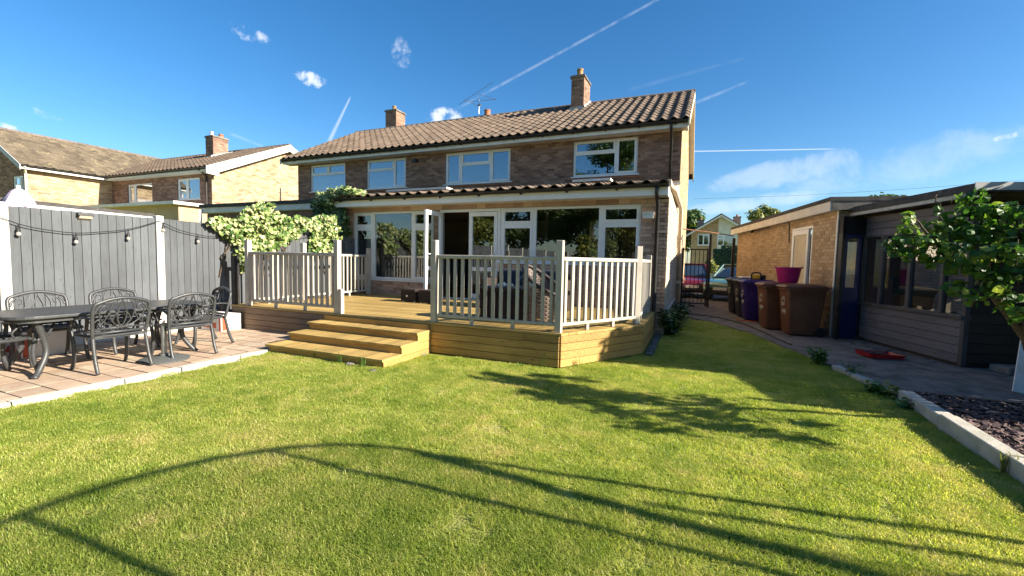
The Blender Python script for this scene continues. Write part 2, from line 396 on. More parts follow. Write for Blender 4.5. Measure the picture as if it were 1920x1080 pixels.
M['shed_paint'] = woodmat('shed_paint', (0.125, 0.115, 0.125), (0.09, 0.08, 0.085), 0.6, 5, (6, 0.6, 8), 0.1)
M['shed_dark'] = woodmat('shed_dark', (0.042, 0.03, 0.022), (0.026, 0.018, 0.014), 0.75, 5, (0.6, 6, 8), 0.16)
M['shed_trim'] = woodmat('shed_trim', (0.075, 0.068, 0.07), (0.045, 0.04, 0.04), 0.6, 5, (4, 4, 0.7), 0.1, False)
M['blue_paint'] = surf('blue_paint', (0.012, 0.022, 0.10), (0.01, 0.016, 0.07), 4, 0.45, 0.05, 30)
M['iron'] = surf('iron', (0.045, 0.047, 0.05), (0.03, 0.031, 0.033), 20, 0.42, 0.15, 160, spec=0.5)
M['iron_black'] = surf('iron_black', (0.012, 0.011, 0.011), (0.03, 0.02, 0.015), 14, 0.55, 0.15, 90)
M['stone_base'] = surf('stone_base', (0.09, 0.095, 0.095), (0.07, 0.072, 0.07), 18, 0.8, 0.3, 120)
M['dark_room'] = surf('dark_room', (0.16, 0.13, 0.1), (0.13, 0.105, 0.08), 1.5, 0.9, 0.02, 10)
M['curtain'] = surf('curtain', (0.42, 0.4, 0.36), (0.33, 0.31, 0.28), 3, 0.95, 0.05, 40)
M['dark_wood'] = surf('dark_wood', (0.022, 0.016, 0.012), None, 4, 0.5, 0.05, 40)
M['oak'] = surf('oak', (0.33, 0.16, 0.045), (0.25, 0.12, 0.035), 5, 0.55, 0.08, 40)
M['brown_bin'] = surf('brown_bin', (0.1478, 0.0551, 0.02741), (0.1131, 0.04205, 0.02218), 5, 0.48, 0.12, 160)
M['purple_bin'] = surf('purple_bin', (0.035, 0.014, 0.125), (0.026, 0.011, 0.095), 5, 0.45, 0.12, 160)
M['black_bin'] = surf('black_bin', (0.022, 0.022, 0.024), (0.032, 0.03, 0.03), 5, 0.45, 0.12, 160)
M['pink'] = surf('pink', (0.42, 0.018, 0.17), (0.34, 0.014, 0.135), 5, 0.45, 0.05, 60)
M['yellow'] = surf('yellow', (0.62, 0.36, 0.02), (0.48, 0.26, 0.02), 6, 0.45, 0.05, 60)
M['red'] = surf('red', (0.42, 0.02, 0.02), (0.3, 0.014, 0.014), 6, 0.5, 0.05, 60)
M['orange_red'] = surf('orange_red', (0.50, 0.075, 0.03), (0.42, 0.06, 0.025), 6, 0.6, 0.05, 60)
M['card_white'] = surf('card_white', (0.72, 0.69, 0.66), (0.62, 0.6, 0.57), 6, 0.75, 0.05, 60)
M['lettering'] = surf('lettering', (0.55, 0.52, 0.42), (0.4, 0.37, 0.3), 30, 0.7, 0.0, 60)
M['rattan'] = surf('rattan', (0.05, 0.035, 0.028), (0.028, 0.02, 0.017), 40, 0.55, 0.2, 160, frand=0.25)
M['rattan_light'] = surf('rattan_light', (0.23, 0.175, 0.145), (0.16, 0.12, 0.1), 40, 0.6, 0.2, 160, frand=0.25)
M['navy'] = surf('navy', (0.02, 0.03, 0.05), (0.014, 0.02, 0.035), 20, 0.9, 0.15, 200)
M['lavender'] = surf('lavender', (0.52, 0.42, 0.55), (0.45, 0.36, 0.48), 6, 0.9, 0.1, 90)
M['bark'] = surf('bark', (0.105, 0.075, 0.05), (0.05, 0.036, 0.026), 9, 0.95, 0.8, 40)
M['mulch'] = surf('mulch', (0.15, 0.095, 0.085), (0.07, 0.045, 0.045), 20, 0.8, 0.3, 90, frand=0.45)
M['soil'] = surf('soil', (0.05, 0.036, 0.026), (0.03, 0.022, 0.016), 6, 0.98, 0.6, 60)
M['car_red'] = surf('car_red', (0.11, 0.006, 0.014), (0.1, 0.006, 0.012), 2, 0.3, 0.0, 10, coat=1.0)
M['car_green'] = surf('car_green', (0.055, 0.15, 0.135), (0.05, 0.135, 0.12), 2, 0.3, 0.0, 10, coat=1.0)
M['car_white'] = surf('car_white', (0.6, 0.62, 0.64), (0.56, 0.58, 0.6), 2, 0.3, 0.0, 10, coat=1.0)
M['car_glass'] = surf('car_glass', (0.02, 0.03, 0.045), None, 2, 0.05, 0.0, 10, spec=0.9)
M['rubber'] = surf('rubber', (0.015, 0.015, 0.015), None, 8, 0.85, 0.1, 60)
M['alloy'] = surf('alloy', (0.45, 0.45, 0.46), None, 8, 0.35, 0.02, 60, metallic=0.8)
M['lamp_glass'] = surf('lamp_glass', (0.5, 0.5, 0.5), None, 8, 0.15, 0.02, 60, spec=0.8)
M['bulb'] = surf('bulb', (0.35, 0.33, 0.3), (0.25, 0.24, 0.22), 30, 0.08, 0.0, 60, spec=1.0)
M['render_white'] = surf('render_white', (0.68, 0.66, 0.58), (0.6, 0.58, 0.5), 2, 0.9, 0.15, 60)
M['cream'] = surf('cream', (0.62, 0.52, 0.36), (0.5, 0.42, 0.29), 3, 0.75, 0.1, 40)
M['asphalt'] = surf('asphalt', (0.10, 0.09, 0.08), (0.065, 0.06, 0.055), 3, 0.95, 0.4, 80)
M['green_plastic'] = surf('green_plastic', (0.03, 0.13, 0.115), None, 5, 0.5, 0.05, 60)
M['pale_wood'] = woodmat('pale_wood', (0.5, 0.38, 0.22), (0.4, 0.29, 0.16), 0.7, 5, (5, 5, 0.8), 0.05, False)
M['steel'] = surf('steel', (0.36, 0.37, 0.38), (0.25, 0.25, 0.26), 10, 0.4, 0.05, 60, metallic=0.85)
M['pipe_cream'] = surf('pipe_cream', (0.55, 0.44, 0.32), (0.44, 0.35, 0.26), 5, 0.55, 0.05, 60)
M['rust'] = surf('rust', (0.21, 0.09, 0.045), (0.13, 0.055, 0.03), 14, 0.9, 0.3, 90)
M['net'] = None
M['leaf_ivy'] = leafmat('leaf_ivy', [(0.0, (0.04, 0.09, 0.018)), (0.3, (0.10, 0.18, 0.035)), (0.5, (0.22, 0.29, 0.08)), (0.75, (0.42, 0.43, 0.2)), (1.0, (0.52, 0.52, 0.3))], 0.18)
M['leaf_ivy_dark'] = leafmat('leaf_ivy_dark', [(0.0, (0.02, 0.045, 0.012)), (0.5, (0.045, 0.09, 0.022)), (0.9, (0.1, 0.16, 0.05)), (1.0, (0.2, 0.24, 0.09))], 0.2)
M['leaf_pear'] = leafmat('leaf_pear', [(0.0, (0.03, 0.09, 0.014)), (0.5, (0.07, 0.17, 0.028)), (0.85, (0.14, 0.25, 0.045)), (1.0, (0.28, 0.32, 0.07))], 0.45, 0.5)
M['leaf_tree'] = leafmat('leaf_tree', [(0.0, (0.025, 0.06, 0.014)), (0.5, (0.06, 0.115, 0.025)), (1.0, (0.14, 0.19, 0.05))], 0.3)
M['leaf_gold'] = leafmat('leaf_gold', [(0.0, (0.07, 0.11, 0.02)), (0.5, (0.15, 0.18, 0.03)), (1.0, (0.3, 0.28, 0.06))], 0.3)
M['leaf_hedge'] = leafmat('leaf_hedge', [(0.0, (0.01, 0.03, 0.008)), (0.6, (0.025, 0.06, 0.016)), (1.0, (0.06, 0.11, 0.03))], 0.2)
M['leaf_weed'] = leafmat('leaf_weed', [(0.0, (0.03, 0.1, 0.02)), (0.6, (0.07, 0.17, 0.03)), (1.0, (0.16, 0.28, 0.06))], 0.35)
# ------------------------------------------------------------------ wall tools
def frame_T(O, U, Wn):
    U = Vector(U).normalized(); Wn = Vector(Wn).normalized()
    return Matrix(((U.x, Wn.x, 0, O[0]), (U.y, Wn.y, 0, O[1]), (0, 0, 1, O[2]), (0, 0, 0, 1)))
def rects(u0, u1, z0, z1, ops):
    us = sorted({u0, u1, *[min(max(v, u0), u1) for o in ops for v in o[:2]]})
    zs = sorted({z0, z1, *[min(max(v, z0), z1) for o in ops for v in o[2:4]]})
    out = []
    for zi in range(len(zs)-1):
        run = None
        for ui in range(len(us)-1):
            cu, cz = (us[ui]+us[ui+1])/2, (zs[zi]+zs[zi+1])/2
            hole = any(o[0] < cu < o[1] and o[2] < cz < o[3] for o in ops)
            if hole:
                if run: out.append((run[0], run[1], zs[zi], zs[zi+1])); run = None
            else:
                run = [us[ui], us[ui+1]] if not run else [run[0], us[ui+1]]
        if run: out.append((run[0], run[1], zs[zi], zs[zi+1]))
    return out
def slab(mb, T, u0, u1, z0, z1, ops=(), w0=-0.25, w1=0.0):
    for (a, b, c, d) in rects(u0, u1, z0, z1, list(ops)): mb.obox(T, a, w0, c, b, w1, d)
    return mb
def courses(u0, u1, z0, z1, ops=(), lim=None, pitch=0.225, ch=0.075, gap=0.011):
    """yield brick rectangles in running bond"""
    k = 0; z = z0
    while z+ch*0.6 < z1:
        zt = min(z+ch-gap, z1)
        a, b = (u0, u1) if lim is None else lim((z+zt)/2)
        segs = [(a, b)]
        for o in ops:
            if o[2] < (z+zt)/2 < o[3]:
                ns = []
                for s in segs:
                    if o[0] > s[0]: ns.append((s[0], min(s[1], o[0])))
                    if o[1] < s[1]: ns.append((max(s[0], o[1]), s[1]))
                segs = [s for s in ns if s[1]-s[0] > 0.02]
        off = (k % 2)*pitch/2
        for (a, b) in segs:
            n0 = math.floor((a-u0-off)/pitch)
            u = u0+off+n0*pitch
            while u < b:
                x0, x1 = max(u, a), min(u+pitch-gap, b)
                if x1-x0 > 0.025: yield (x0, x1, z, zt)
                u += pitch
        z += ch; k += 1
def brick_field(mb, T, u0, u1, z0, z1, ops=(), lim=None, proud=0.008, **kw):
    for (a, b, c, d) in courses(u0, u1, z0, z1, ops, lim, **kw):
        mb.obox(T, a, -0.012, c, b, proud+rng.uniform(-0.002, 0.002), d)
    return mb
BOXM = MB().box(-0.5, -0.5, -0.5, 0.5, 0.5, 0.5, 0.5)
def unit_mesh(name, mat):
    me = MB().box(-0.5, -0.5, -0.5, 0.5, 0.5, 0.5, 0.5).mesh(name, mat); return me
def bricks_single(parent, T, me, u0, u1, z0, z1, ops=(), proud=0.008, **kw):
    rz = math.atan2(T[1][0], T[0][0]); n = 0
    for (a, b, c, d) in courses(u0, u1, z0, z1, ops, **kw):
        p = T @ Vector(((a+b)/2, (proud-0.014)/2+rng.uniform(-0.001, 0.001), (c+d)/2))
        piece('brick', me, parent, p, (0, 0, rz), (b-a, proud+0.014, d-c)); n += 1
    return n
def window(parent, T, u0, u1, z0, z1, cells, glass, sill=True, sillmat=None, w=-0.03, ft=0.05, name='window', framemat='upvc'):
    """cells: (u0,u1,z0,z1,opening sash?) lights; the frame fills the rest"""
    mb = MB()
    for (a, b, c, d) in rects(u0, u1, z0, z1, [c[:4] for c in cells]): mb.obox(T, a, w-0.06, c, b, w, d)
    if sill: mb.obox(T, u0-0.06, w-0.05, z0-0.035, u1+0.06, 0.045, z0-0.002)
    fo = mb.build(name, M[framemat], parent)
    for c in cells:
        a, b, e, d = c[:4]
        if c[4]:
            s = MB()
            for (p, q, r, t) in rects(a-0.012, b+0.012, e-0.012, d+0.012, [(a+0.04, b-0.04, e+0.04, d-0.04)]): s.obox(T, p, w-0.045, r, q, w+0.014, t)
            s.build('sash', M[framemat], fo)
            a, b, e, d = a+0.04, b-0.04, e+0.04, d-0.04
        MB().obox(T, a-0.004, w-0.03, e-0.004, b+0.004, w-0.024, d+0.004).build('pane', M[glass], fo)
    return fo

# ------------------------------------------------------------------ setting
def sheet(name, poly, z, mat, thick=0.0, kind='structure'):
    mb = MB()
    if thick: mb.prism(poly, z-thick, z, 'z')
    else: mb.add([(x, y, z) for x, y in poly], [tuple(range(len(poly)))])
    return tag(mb.build(name, mat), kind=kind)
def lawn_mat(name):
    m, g = new_mat(name)
    P = g.n('ShaderNodeNewGeometry').outputs['Position']
    a = g.n('ShaderNodeTexNoise', inp={'Vector': P, 'Scale': 1.1, 'Detail': 6.0, 'Roughness': 0.6}).outputs[0]
    b = g.n('ShaderNodeTexNoise', inp={'Vector': P, 'Scale': 70.0, 'Detail': 4.0}).outputs[0]
    c = g.ramp(a, [(0.3, (0.19, 0.24, 0.04)), (0.5, (0.28, 0.305, 0.06)), (0.72, (0.38, 0.335, 0.12))])
    c = g.mix(1.0, c, g.ramp(b, [(0.25, 0.55), (0.75, 1.3)]), 'MULTIPLY')
    bp = g.n('ShaderNodeBump', inp={'Strength': 0.8, 'Distance': 0.02, 'Height': b})
    p = g.n('ShaderNodeBsdfPrincipled', inp={'Base Color': c, 'Roughness': 0.9, 'Normal': bp.outputs[0]}); p.inputs['Specular IOR Level'].default_value = 0.15
    o = g.n('ShaderNodeOutputMaterial'); g.link(p.outputs[0], o.inputs[0]); return m
M['lawn'] = lawn_mat('lawn')
GAR_D = Vector((-0.165, 0.986, 0)).normalized()      # outbuildings stand slightly askew to the house
GAR_N = Vector((-GAR_D.y, GAR_D.x, 0))               # towards the path
G0 = Vector((2.51, 10.56, 0)); S0 = Vector((3.56, 8.32, 0))
sheet('ground', [(-400, -400), (400, -400), (400, 700), (-400, 700)], -0.06, M['lawn'])
sheet('lawn', [(-5.7, -14), (2.4, -14), (2.4, 6.05), (1.98, 6.9), (1.05, 10.35), (0.3, 11.9), (-0.45, 12.6), (-3, 12.6), (-3, 6), (-5.7, 6)], 0.0, M['lawn'])
sheet('path', [(2.16, 6.1), (5.2, 6.1), (5.2, 20), (-2.6, 20), (-0.6, 19), (-0.58, 12.75), (-0.3, 12.5), (0.32, 11.85), (1.05, 10.3), (1.85, 7.35)], 0.03, M['concrete'], 0.08)
sheet('driveway', [(-14, 19.9), (6.5, 19.9), (6.5, 31), (-14, 31)], 0.02, M['concrete'], 0.05)
sheet('road', [(-60, 31.2), (60, 31.2), (60, 37), (-60, 37)], -0.02, M['asphalt'], 0.03)

# grass blades: one object; its mesh holds the lawn patches and four tufts that the nodes scatter over them
def grass_mat():
    m, g = new_mat('grass_blade')
    at = g.n('ShaderNodeAttribute', attribute_name='rnd').outputs['Fac']
    oi = g.n('ShaderNodeObjectInfo').outputs['Random']
    P = g.n('ShaderNodeNewGeometry').outputs['Position']
    a = g.n('ShaderNodeTexNoise', inp={'Vector': P, 'Scale': 0.8, 'Detail': 6.0, 'Roughness': 0.65}).outputs[0]
    b = g.n('ShaderNodeTexNoise', inp={'Vector': P, 'Scale': 5.0, 'Detail': 4.0, 'Roughness': 0.6}).outputs[0]
    v = g.math('ADD', g.math('MULTIPLY', at, 0.55), g.math('ADD', g.math('MULTIPLY', g.math('SUBTRACT', a, 0.5), 1.5), g.math('MULTIPLY', g.math('SUBTRACT', b, 0.5), 1.1)))
    c = g.ramp(g.math('ADD', v, 0.2, clamp=True), [(0.0, (0.19, 0.285, 0.04)), (0.3, (0.33, 0.41, 0.07)), (0.55, (0.47, 0.515, 0.12)), (0.78, (0.6, 0.56, 0.21)), (1.0, (0.67, 0.57, 0.31))])
    p = g.n('ShaderNodeBsdfPrincipled', inp={'Base Color': c, 'Roughness': 0.42}); p.inputs['Specular IOR Level'].default_value = 0.4
    t = g.n('ShaderNodeBsdfTranslucent', inp={'Color': g.mix(1.0, c, (1.2, 1.2, 0.6, 1), 'MULTIPLY')})
    x = g.n('ShaderNodeMixShader', inp={0: 0.58, 1: p.outputs[0], 2: t.outputs[0]})
    o = g.n('ShaderNodeOutputMaterial'); g.link(x.outputs[0], o.inputs[0]); return m
def make_grass():
    gr = random.Random(3)
    V = []; F = []; RN = []; TI = []
    polys = [[(-5.64, -0.4), (2.1, -0.4), (2.1, 4.42), (-5.7, 4.42)], [(-3.66, 4.42), (2.1, 4.42), (2.1, 5.53), (-3.66, 5.53)],
             [(-5.72, 4.42), (-3.66, 4.42), (-3.68, 4.52), (-5.74, 4.72)],
             [(-1.6, 5.53), (2.1, 5.53), (1.86, 7.1), (-0.68, 7.1)], [(-0.68, 7.1), (1.86, 7.1), (1.08, 10.3), (-0.5, 10.3), (-0.52, 9.1)],
             [(-0.5, 10.3), (1.08, 10.3), (0.35, 11.75), (-0.45, 12.4)]]
    for p in polys:
        b = len(V); V += [(x, y, 0.002) for x, y in p]; F.append(tuple(range(b, b+len(p)))); RN.append(0.5); TI.append(0)
    S = 0.26
    for k in range(4):
        for i in range(480):
            x, y = gr.uniform(-S/2, S/2), gr.uniform(-S/2, S/2)
            h = gr.uniform(0.010, 0.025)*(1.5 if gr.random() < 0.06 else 1)
            az = gr.uniform(0, 6.283); lean = gr.uniform(0.3, 1.7); w = gr.uniform(0.0011, 0.0024)
            dx, dy = math.cos(az), math.sin(az); px, py = -dy*w, dx*w
            m1 = (x+dx*h*lean*0.35, y+dy*h*lean*0.35, h*0.62); tip = (x+dx*h*lean, y+dy*h*lean, h*(1-0.18*lean))
            b = len(V)
            V += [(x-px, y-py, -0.004), (x+px, y+py, -0.004), (m1[0]+px*0.8, m1[1]+py*0.8, m1[2]), (m1[0]-px*0.8, m1[1]-py*0.8, m1[2]), tip]
            F += [(b, b+1, b+2, b+3), (b+3, b+2, b+4)]; r = gr.random(); RN += [r, r]; TI += [k+1, k+1]
    me = bpy.data.meshes.new('grass'); me.from_pydata(V, [], F); me.update()
    me.attributes.new('rnd', 'FLOAT', 'FACE').data.foreach_set('value', RN)
    me.attributes.new('tuft', 'INT', 'FACE').data.foreach_set('value', TI)
    me.materials.append(grass_mat())
    o = bpy.data.objects.new('grass', me); COL.objects.link(o)
    tag(o, 'short mown green grass with straw-coloured patches covering the lawn', 'grass', kind='stuff')
    ng = bpy.data.node_groups.new('scatter_grass', 'GeometryNodeTree')
    ng.interface.new_socket('Geometry', in_out='INPUT', socket_type='NodeSocketGeometry')
    ng.interface.new_socket('Geometry', in_out='OUTPUT', socket_type='NodeSocketGeometry')
    N = ng.nodes; L = ng.links
    gi = N.new('NodeGroupInput'); go = N.new('NodeGroupOutput')
    at = N.new('GeometryNodeInputNamedAttribute'); at.data_type = 'INT'; at.inputs[0].default_value = 'tuft'
    def sel(k):
        c = N.new('FunctionNodeCompare'); c.data_type = 'INT'; c.operation = 'EQUAL'
        L.new(at.outputs[0], c.inputs[2]); c.inputs[3].default_value = k
        s = N.new('GeometryNodeSeparateGeometry'); s.domain = 'FACE'
        L.new(gi.outputs[0], s.inputs[0]); L.new(c.outputs[0], s.inputs[1]); return s.outputs[0]
    dp = N.new('GeometryNodeDistributePointsOnFaces'); dp.distribute_method = 'POISSON' if False else 'RANDOM'
    L.new(sel(0), dp.inputs['Mesh']); dp.inputs['Density'].default_value = 62.0
    jn = N.new('GeometryNodeGeometryToInstance')
    for k in (4, 3, 2, 1): L.new(sel(k), jn.inputs[0])
    ip = N.new('GeometryNodeInstanceOnPoints'); L.new(dp.outputs['Points'], ip.inputs['Points']); L.new(jn.outputs[0], ip.inputs['Instance'])
    ip.inputs['Pick Instance'].default_value = True
    ri = N.new('FunctionNodeRandomValue'); ri.data_type = 'INT'; ri.inputs[4].default_value = 0; ri.inputs[5].default_value = 3
    L.new(ri.outputs[2], ip.inputs['Instance Index'])
    rr = N.new('FunctionNodeRandomValue'); rr.data_type = 'FLOAT_VECTOR'; rr.inputs[0].default_value = (0, 0, 0); rr.inputs[1].default_value = (0, 0, 6.283)
    L.new(rr.outputs[0], ip.inputs['Rotation'])
    rs = N.new('FunctionNodeRandomValue'); rs.data_type = 'FLOAT'; rs.inputs[2].default_value = 0.8; rs.inputs[3].default_value = 1.25
    nt = N.new('ShaderNodeTexNoise'); nt.inputs['Scale'].default_value = 1.7; nt.inputs['Detail'].default_value = 4.0
    mr = N.new('ShaderNodeMapRange'); L.new(nt.outputs[0], mr.inputs[0]); mr.inputs[1].default_value = 0.3; mr.inputs[2].default_value = 0.7; mr.inputs[3].default_value = 0.62; mr.inputs[4].default_value = 1.35
    mm = N.new('ShaderNodeMath'); mm.operation = 'MULTIPLY'; L.new(rs.outputs[1], mm.inputs[0]); L.new(mr.outputs[0], mm.inputs[1])
    cz = N.new('ShaderNodeCombineXYZ'); L.new(rs.outputs[1], cz.inputs[0]); L.new(rs.outputs[1], cz.inputs[1]); L.new(mm.outputs[0], cz.inputs[2])
    L.new(cz.outputs[0], ip.inputs['Scale'])
    L.new(ip.outputs[0], go.inputs[0])
    md = o.modifiers.new('scatter', 'NODES'); md.node_group = ng
make_grass()

# ------------------------------------------------------------------ roof tiles
def tile_shape(w=0.3, ln=0.41, roll=0.062, n=9, th=0.016, lift=0.024):
    """one bold-roll pantile, lower edge at y=0"""
    vs = []; fs = []
    for i in range(n):
        t = i/(n-1); z = roll*(0.5-0.5*math.cos(2*math.pi*min(1, max(0, (t-0.28)/0.72))))
        x = t*w
        vs += [(x, 0, z+lift), (x, ln, z), (x, 0, z+lift-th-0.006)]
    for i in range(n-1):
        a = i*3; b = a+3
        fs += [(a, b, b+1, a+1), (a+2, b+2, b, a)]
    e = (n-1)*3
    fs += [(0, 1, 2), (e, e+2, e+1)]
    return vs, fs
def tile_mesh(name, mat, **kw):
    vs, fs = tile_shape(**kw); mb = MB(); mb.add(vs, fs, 0.5); me = mb.mesh(name, mat)
    me.polygons.foreach_set('use_smooth', [True]*len(me.polygons)); me.set_sharp_from_angle(angle=R_(50)); return me
def tile_field(mb, T, cols, rows, w=0.3, expo=0.37, keep=None, **kw):
    """T maps (x along eave, y up slope, z normal) to world"""
    vs, fs = tile_shape(w=w, ln=expo+0.04, **kw)
    for r in range(rows):
        for c in range(cols):
            if keep and not keep(c, r): continue
            jz = rng.uniform(-0.004, 0.004)
            mb.add([T @ Vector((x+c*w, y+r*expo, z+jz)) for x, y, z in vs], fs)
    return mb
def slope_T(O, X, S):
    X = Vector(X).normalized(); S = Vector(S).normalized(); N = X.cross(S)
    return Matrix(((X.x, S.x, N.x, O[0]), (X.y, S.y, N.y, O[1]), (X.z, S.z, N.z, O[2]), (0, 0, 0, 1)))
def gutter(parent, p, q, r=0.055, mat='black_plastic', name='gutter', side=None):
    p, q = Vector(p), Vector(q); d = (q-p).normalized(); s = d.cross(Vector((0, 0, 1))).normalized()
    mb = MB(); vs = []; n = 9
    for P in (p, q):
        for k in range(n):
            t = math.pi*k/(n-1); vs.append(P+s*(r*math.cos(t))-Vector((0, 0, r*math.sin(t))))
        for k in range(n):
            t = math.pi*(n-1-k)/(n-1); vs.append(P+s*((r-0.006)*math.cos(t))-Vector((0, 0, (r-0.006)*math.sin(t))))
    m = 2*n; fs = [(k, (k+1) % m, m+(k+1) % m, m+k) for k in range(m)]+[tuple(range(m-1, -1, -1)), tuple(range(m, 2*m))]
    mb.add(vs, fs); return mb.build(name, M[mat], parent, recalc=True)

# ------------------------------------------------------------------ the semi-detached house
YM, YW, XG, XL = 13.15, 9.15, -0.605, -15.30
house = thing('semi_detached_house', 'brown brick semi-detached house with pantile roof and long rear extension', 'house', (-8, YM, 0))
TF = frame_T((0, YM, 0), (1, 0, 0), (0, -1, 0))
WIN = [(-14.6, -12.77, 4.03, 5.09), (-11.71, -9.91, 4.01, 5.08), (-8.25, -5.78, 4.01, 5.08), (-3.68, -1.77, 4.02, 5.10)]
mw = slab(MB(), TF, XL, XG-0.02, 0, 5.2, WIN).build('wall', M['mortar_dark'], house)
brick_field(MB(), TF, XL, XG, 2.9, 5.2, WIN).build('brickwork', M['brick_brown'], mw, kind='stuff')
def c(u0, u1, z0, z1, s=0): return (u0, u1, z0, z1, s)
w = WIN[0]; window(house, TF, *w, [c(w[0]+.05, -13.71, 4.71, 5.04, 1), c(-13.66, w[1]-.05, 4.71, 5.04, 1), c(w[0]+.05, w[1]-.05, 4.08, 4.66)], 'glass_up')
w = WIN[1]; window(house, TF, *w, [c(w[0]+.05, -10.5, 4.71, 5.03, 1), c(w[0]+.05, -10.5, 4.06, 4.66), c(-10.44, w[1]-.05, 4.06, 5.03, 1)], 'glass_up')
w = WIN[2]; window(house, TF, *w, [c(w[0]+.05, -7.68, 4.06, 5.03, 1), c(-7.6, -6.55, 4.68, 5.03, 1), c(-7.6, -6.55, 4.06, 4.62), c(-6.47, w[1]-.05, 4.06, 5.03, 1)], 'glass_up')
w = WIN[3]; window(house, TF, *w, [c(w[0]+.06, -2.44, 4.74, 5.04, 1), c(w[0]+.06, -2.44, 4.08, 4.67), c(-2.36, w[1]-.06, 4.08, 5.04, 1)], 'glass_up')
for (a, b, z) in ((-14.8, -12.6, 3.93), (-11.9, -9.75, 3.91), (-8.4, -5.6, 3.91), (-3.85, -1.6, 3.92)): MB().box(a, YM-0.045, z, b, YM, z+.04).build('window_sill', M['terracotta'], house)
# upper rooms: floor, back wall, partition and curtains
MB().box(XL+.2, YM+.26, 2.7, XG-.3, YM+3.4, 2.8).box(XL+.2, YM+3.4, 2.8, XG-.3, YM+3.5, 5.2).box(-9.3, YM+.26, 2.8, -9.2, YM+3.4, 5.2).box(-4.8, YM+.26, 2.8, -4.7, YM+3.4, 5.2).box(XL+.2, YM+.26, 5.18, XG-.3, YM+3.4, 5.24).build('upper_rooms', M['dark_room'], house)
def curtain(parent, x0, x1, y, z0, z1, mat='curtain'):
    mb = MB(); n = max(8, int((x1-x0)/0.025)); vs = []
    for i in range(n+1):
        x = x0+(x1-x0)*i/n; yy = y+0.03*math.sin(i*1.9)
        vs += [(x, yy, z0), (x, yy, z1), (x, yy+0.012, z0), (x, yy+0.012, z1)]
    fs = []
    for i in range(n): a = i*4; fs += [(a, a+4, a+5, a+1), (a+2, a+3, a+7, a+6)]
    fs += [(0, 1, 3, 2), (n*4, n*4+2, n*4+3, n*4+1)]
    mb.add(vs, fs); return mb.build('curtain', M[mat], parent, smooth=True)
curtain(house, -3.62, -3.42, YM+.3, 3.9, 5.12); curtain(house, -1.98, -1.82, YM+.3, 3.9, 5.12); curtain(house, -6.1, -5.84, YM+.3, 3.9, 5.12)
curtain(house, -14.5, -12.8, YM+.33, 4.05, 4.64); curtain(house, -11.6, -10.55, YM+.33, 4.05, 4.5); curtain(house, -12.95, -12.8, YM+.3, 3.9, 5.12)
# right gable
RID = (16.95, 7.50); EAV = (12.68, 5.30); PIT = math.atan2(RID[1]-EAV[1], RID[0]-EAV[0]); BACK = 2*RID[0]-YM
TG = frame_T((XG, 0, 0), (0, 1, 0), (1, 0, 0))
def roofz(y): return EAV[1]+(min(y, 2*RID[0]-y)-EAV[0])*math.tan(PIT)
gw = MB().prism([(YM+.001, 0), (BACK, 0), (BACK, roofz(BACK)-.1), (RID[0], RID[1]-.1), (YM+.001, roofz(YM)-.1)], XG-.25, XG, 'x').build('wall', M['mortar'], house)
def glim(z):
    y0 = EAV[0]+(z+.1-EAV[1])/math.tan(PIT); return (max(YM, y0), min(BACK, 2*RID[0]-y0))
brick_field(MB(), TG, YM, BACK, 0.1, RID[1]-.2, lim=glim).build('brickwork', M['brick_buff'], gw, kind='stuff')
MB().prism([(BACK, 0), (YM, 0), (YM, roofz(YM)-.1), (RID[0], RID[1]-.1), (BACK, roofz(BACK)-.1)], XL, XL+.25, 'x').build('wall', M['brick_brown'], house)
MB().box(XL, BACK-.25, 0, XG, BACK, 5.2).build('wall', M['brick_brown'], house)
# roof
rslab = MB().prism([(EAV[0]+.02, EAV[1]-.02), (RID[0], RID[1]-.02), (2*RID[0]-EAV[0], EAV[1]-.02), (2*RID[0]-EAV[0], EAV[1]-.1), (RID[0], RID[1]-.1), (EAV[0]+.02, EAV[1]-.1)], -15.7, -0.42, 'x').build('roof', M['felt'], house)
TILE = tile_mesh('roof_tile', M['tile'])
S_ = Vector((0, math.cos(PIT), math.sin(PIT)))
NC, NR, TW = 51, 13, 0.3
X0 = -0.40-NC*TW
TR = slope_T((X0, EAV[0]-0.03, EAV[1]), (1, 0, 0), S_)
tile_field(MB(), TR, NC, NR, keep=lambda cc, r: cc < NC-20).build('tile_field', M['tile'], rslab, kind='stuff')
for r in range(NR):
    for k in range(NC-20, NC):
        p = TR @ Vector((k*TW, r*0.37, rng.uniform(-.004, .004)))
        piece('roof_tile', TILE, rslab, p, (PIT+rng.uniform(-.008, .008), 0, rng.uniform(-.006, .006)))
rm = MB().tube([(0, 0, 0), (0.46, 0, 0)], 0.12, 12, flat=0.75).mesh('ridge_tile', M['ridge'])
for i in range(34): piece('ridge_tile', rm, rslab, (-15.72+i*0.4505, RID[0], RID[1]+.0+rng.uniform(-.006, .006)))
bb = [(EAV[0]-.03, EAV[1]-.2), (EAV[0]-.03, EAV[1]+.0), (RID[0], RID[1]+.0), (2*RID[0]-EAV[0]+.03, EAV[1]), (2*RID[0]-EAV[0]+.03, EAV[1]-.2), (RID[0], RID[1]-.2)]
MB().prism(bb, -0.44, -0.395, 'x').build('bargeboard', M['cream'], house)
MB().prism(bb, -15.74, -15.70, 'x').build('bargeboard', M['white_paint'], house)
MB().prism([(YM, EAV[1]-.16+.24), (RID[0], RID[1]-.16), (BACK, EAV[1]-.16+.24), (BACK, EAV[1]-.19+.24), (RID[0], RID[1]-.19), (YM, EAV[1]-.19+.24)], XG, -0.44, 'x').build('verge_soffit', M['soffit'], house)
for i, (a, b) in enumerate(((-15.69, -12.0), (-12.0, -8.0), (-8.0, -4.0), (-4.0, -0.445))):
    MB().box(a+.004, 12.78, 5.12, b-.004, YM+.02, 5.14).build('soffit', M['soffit'], house)
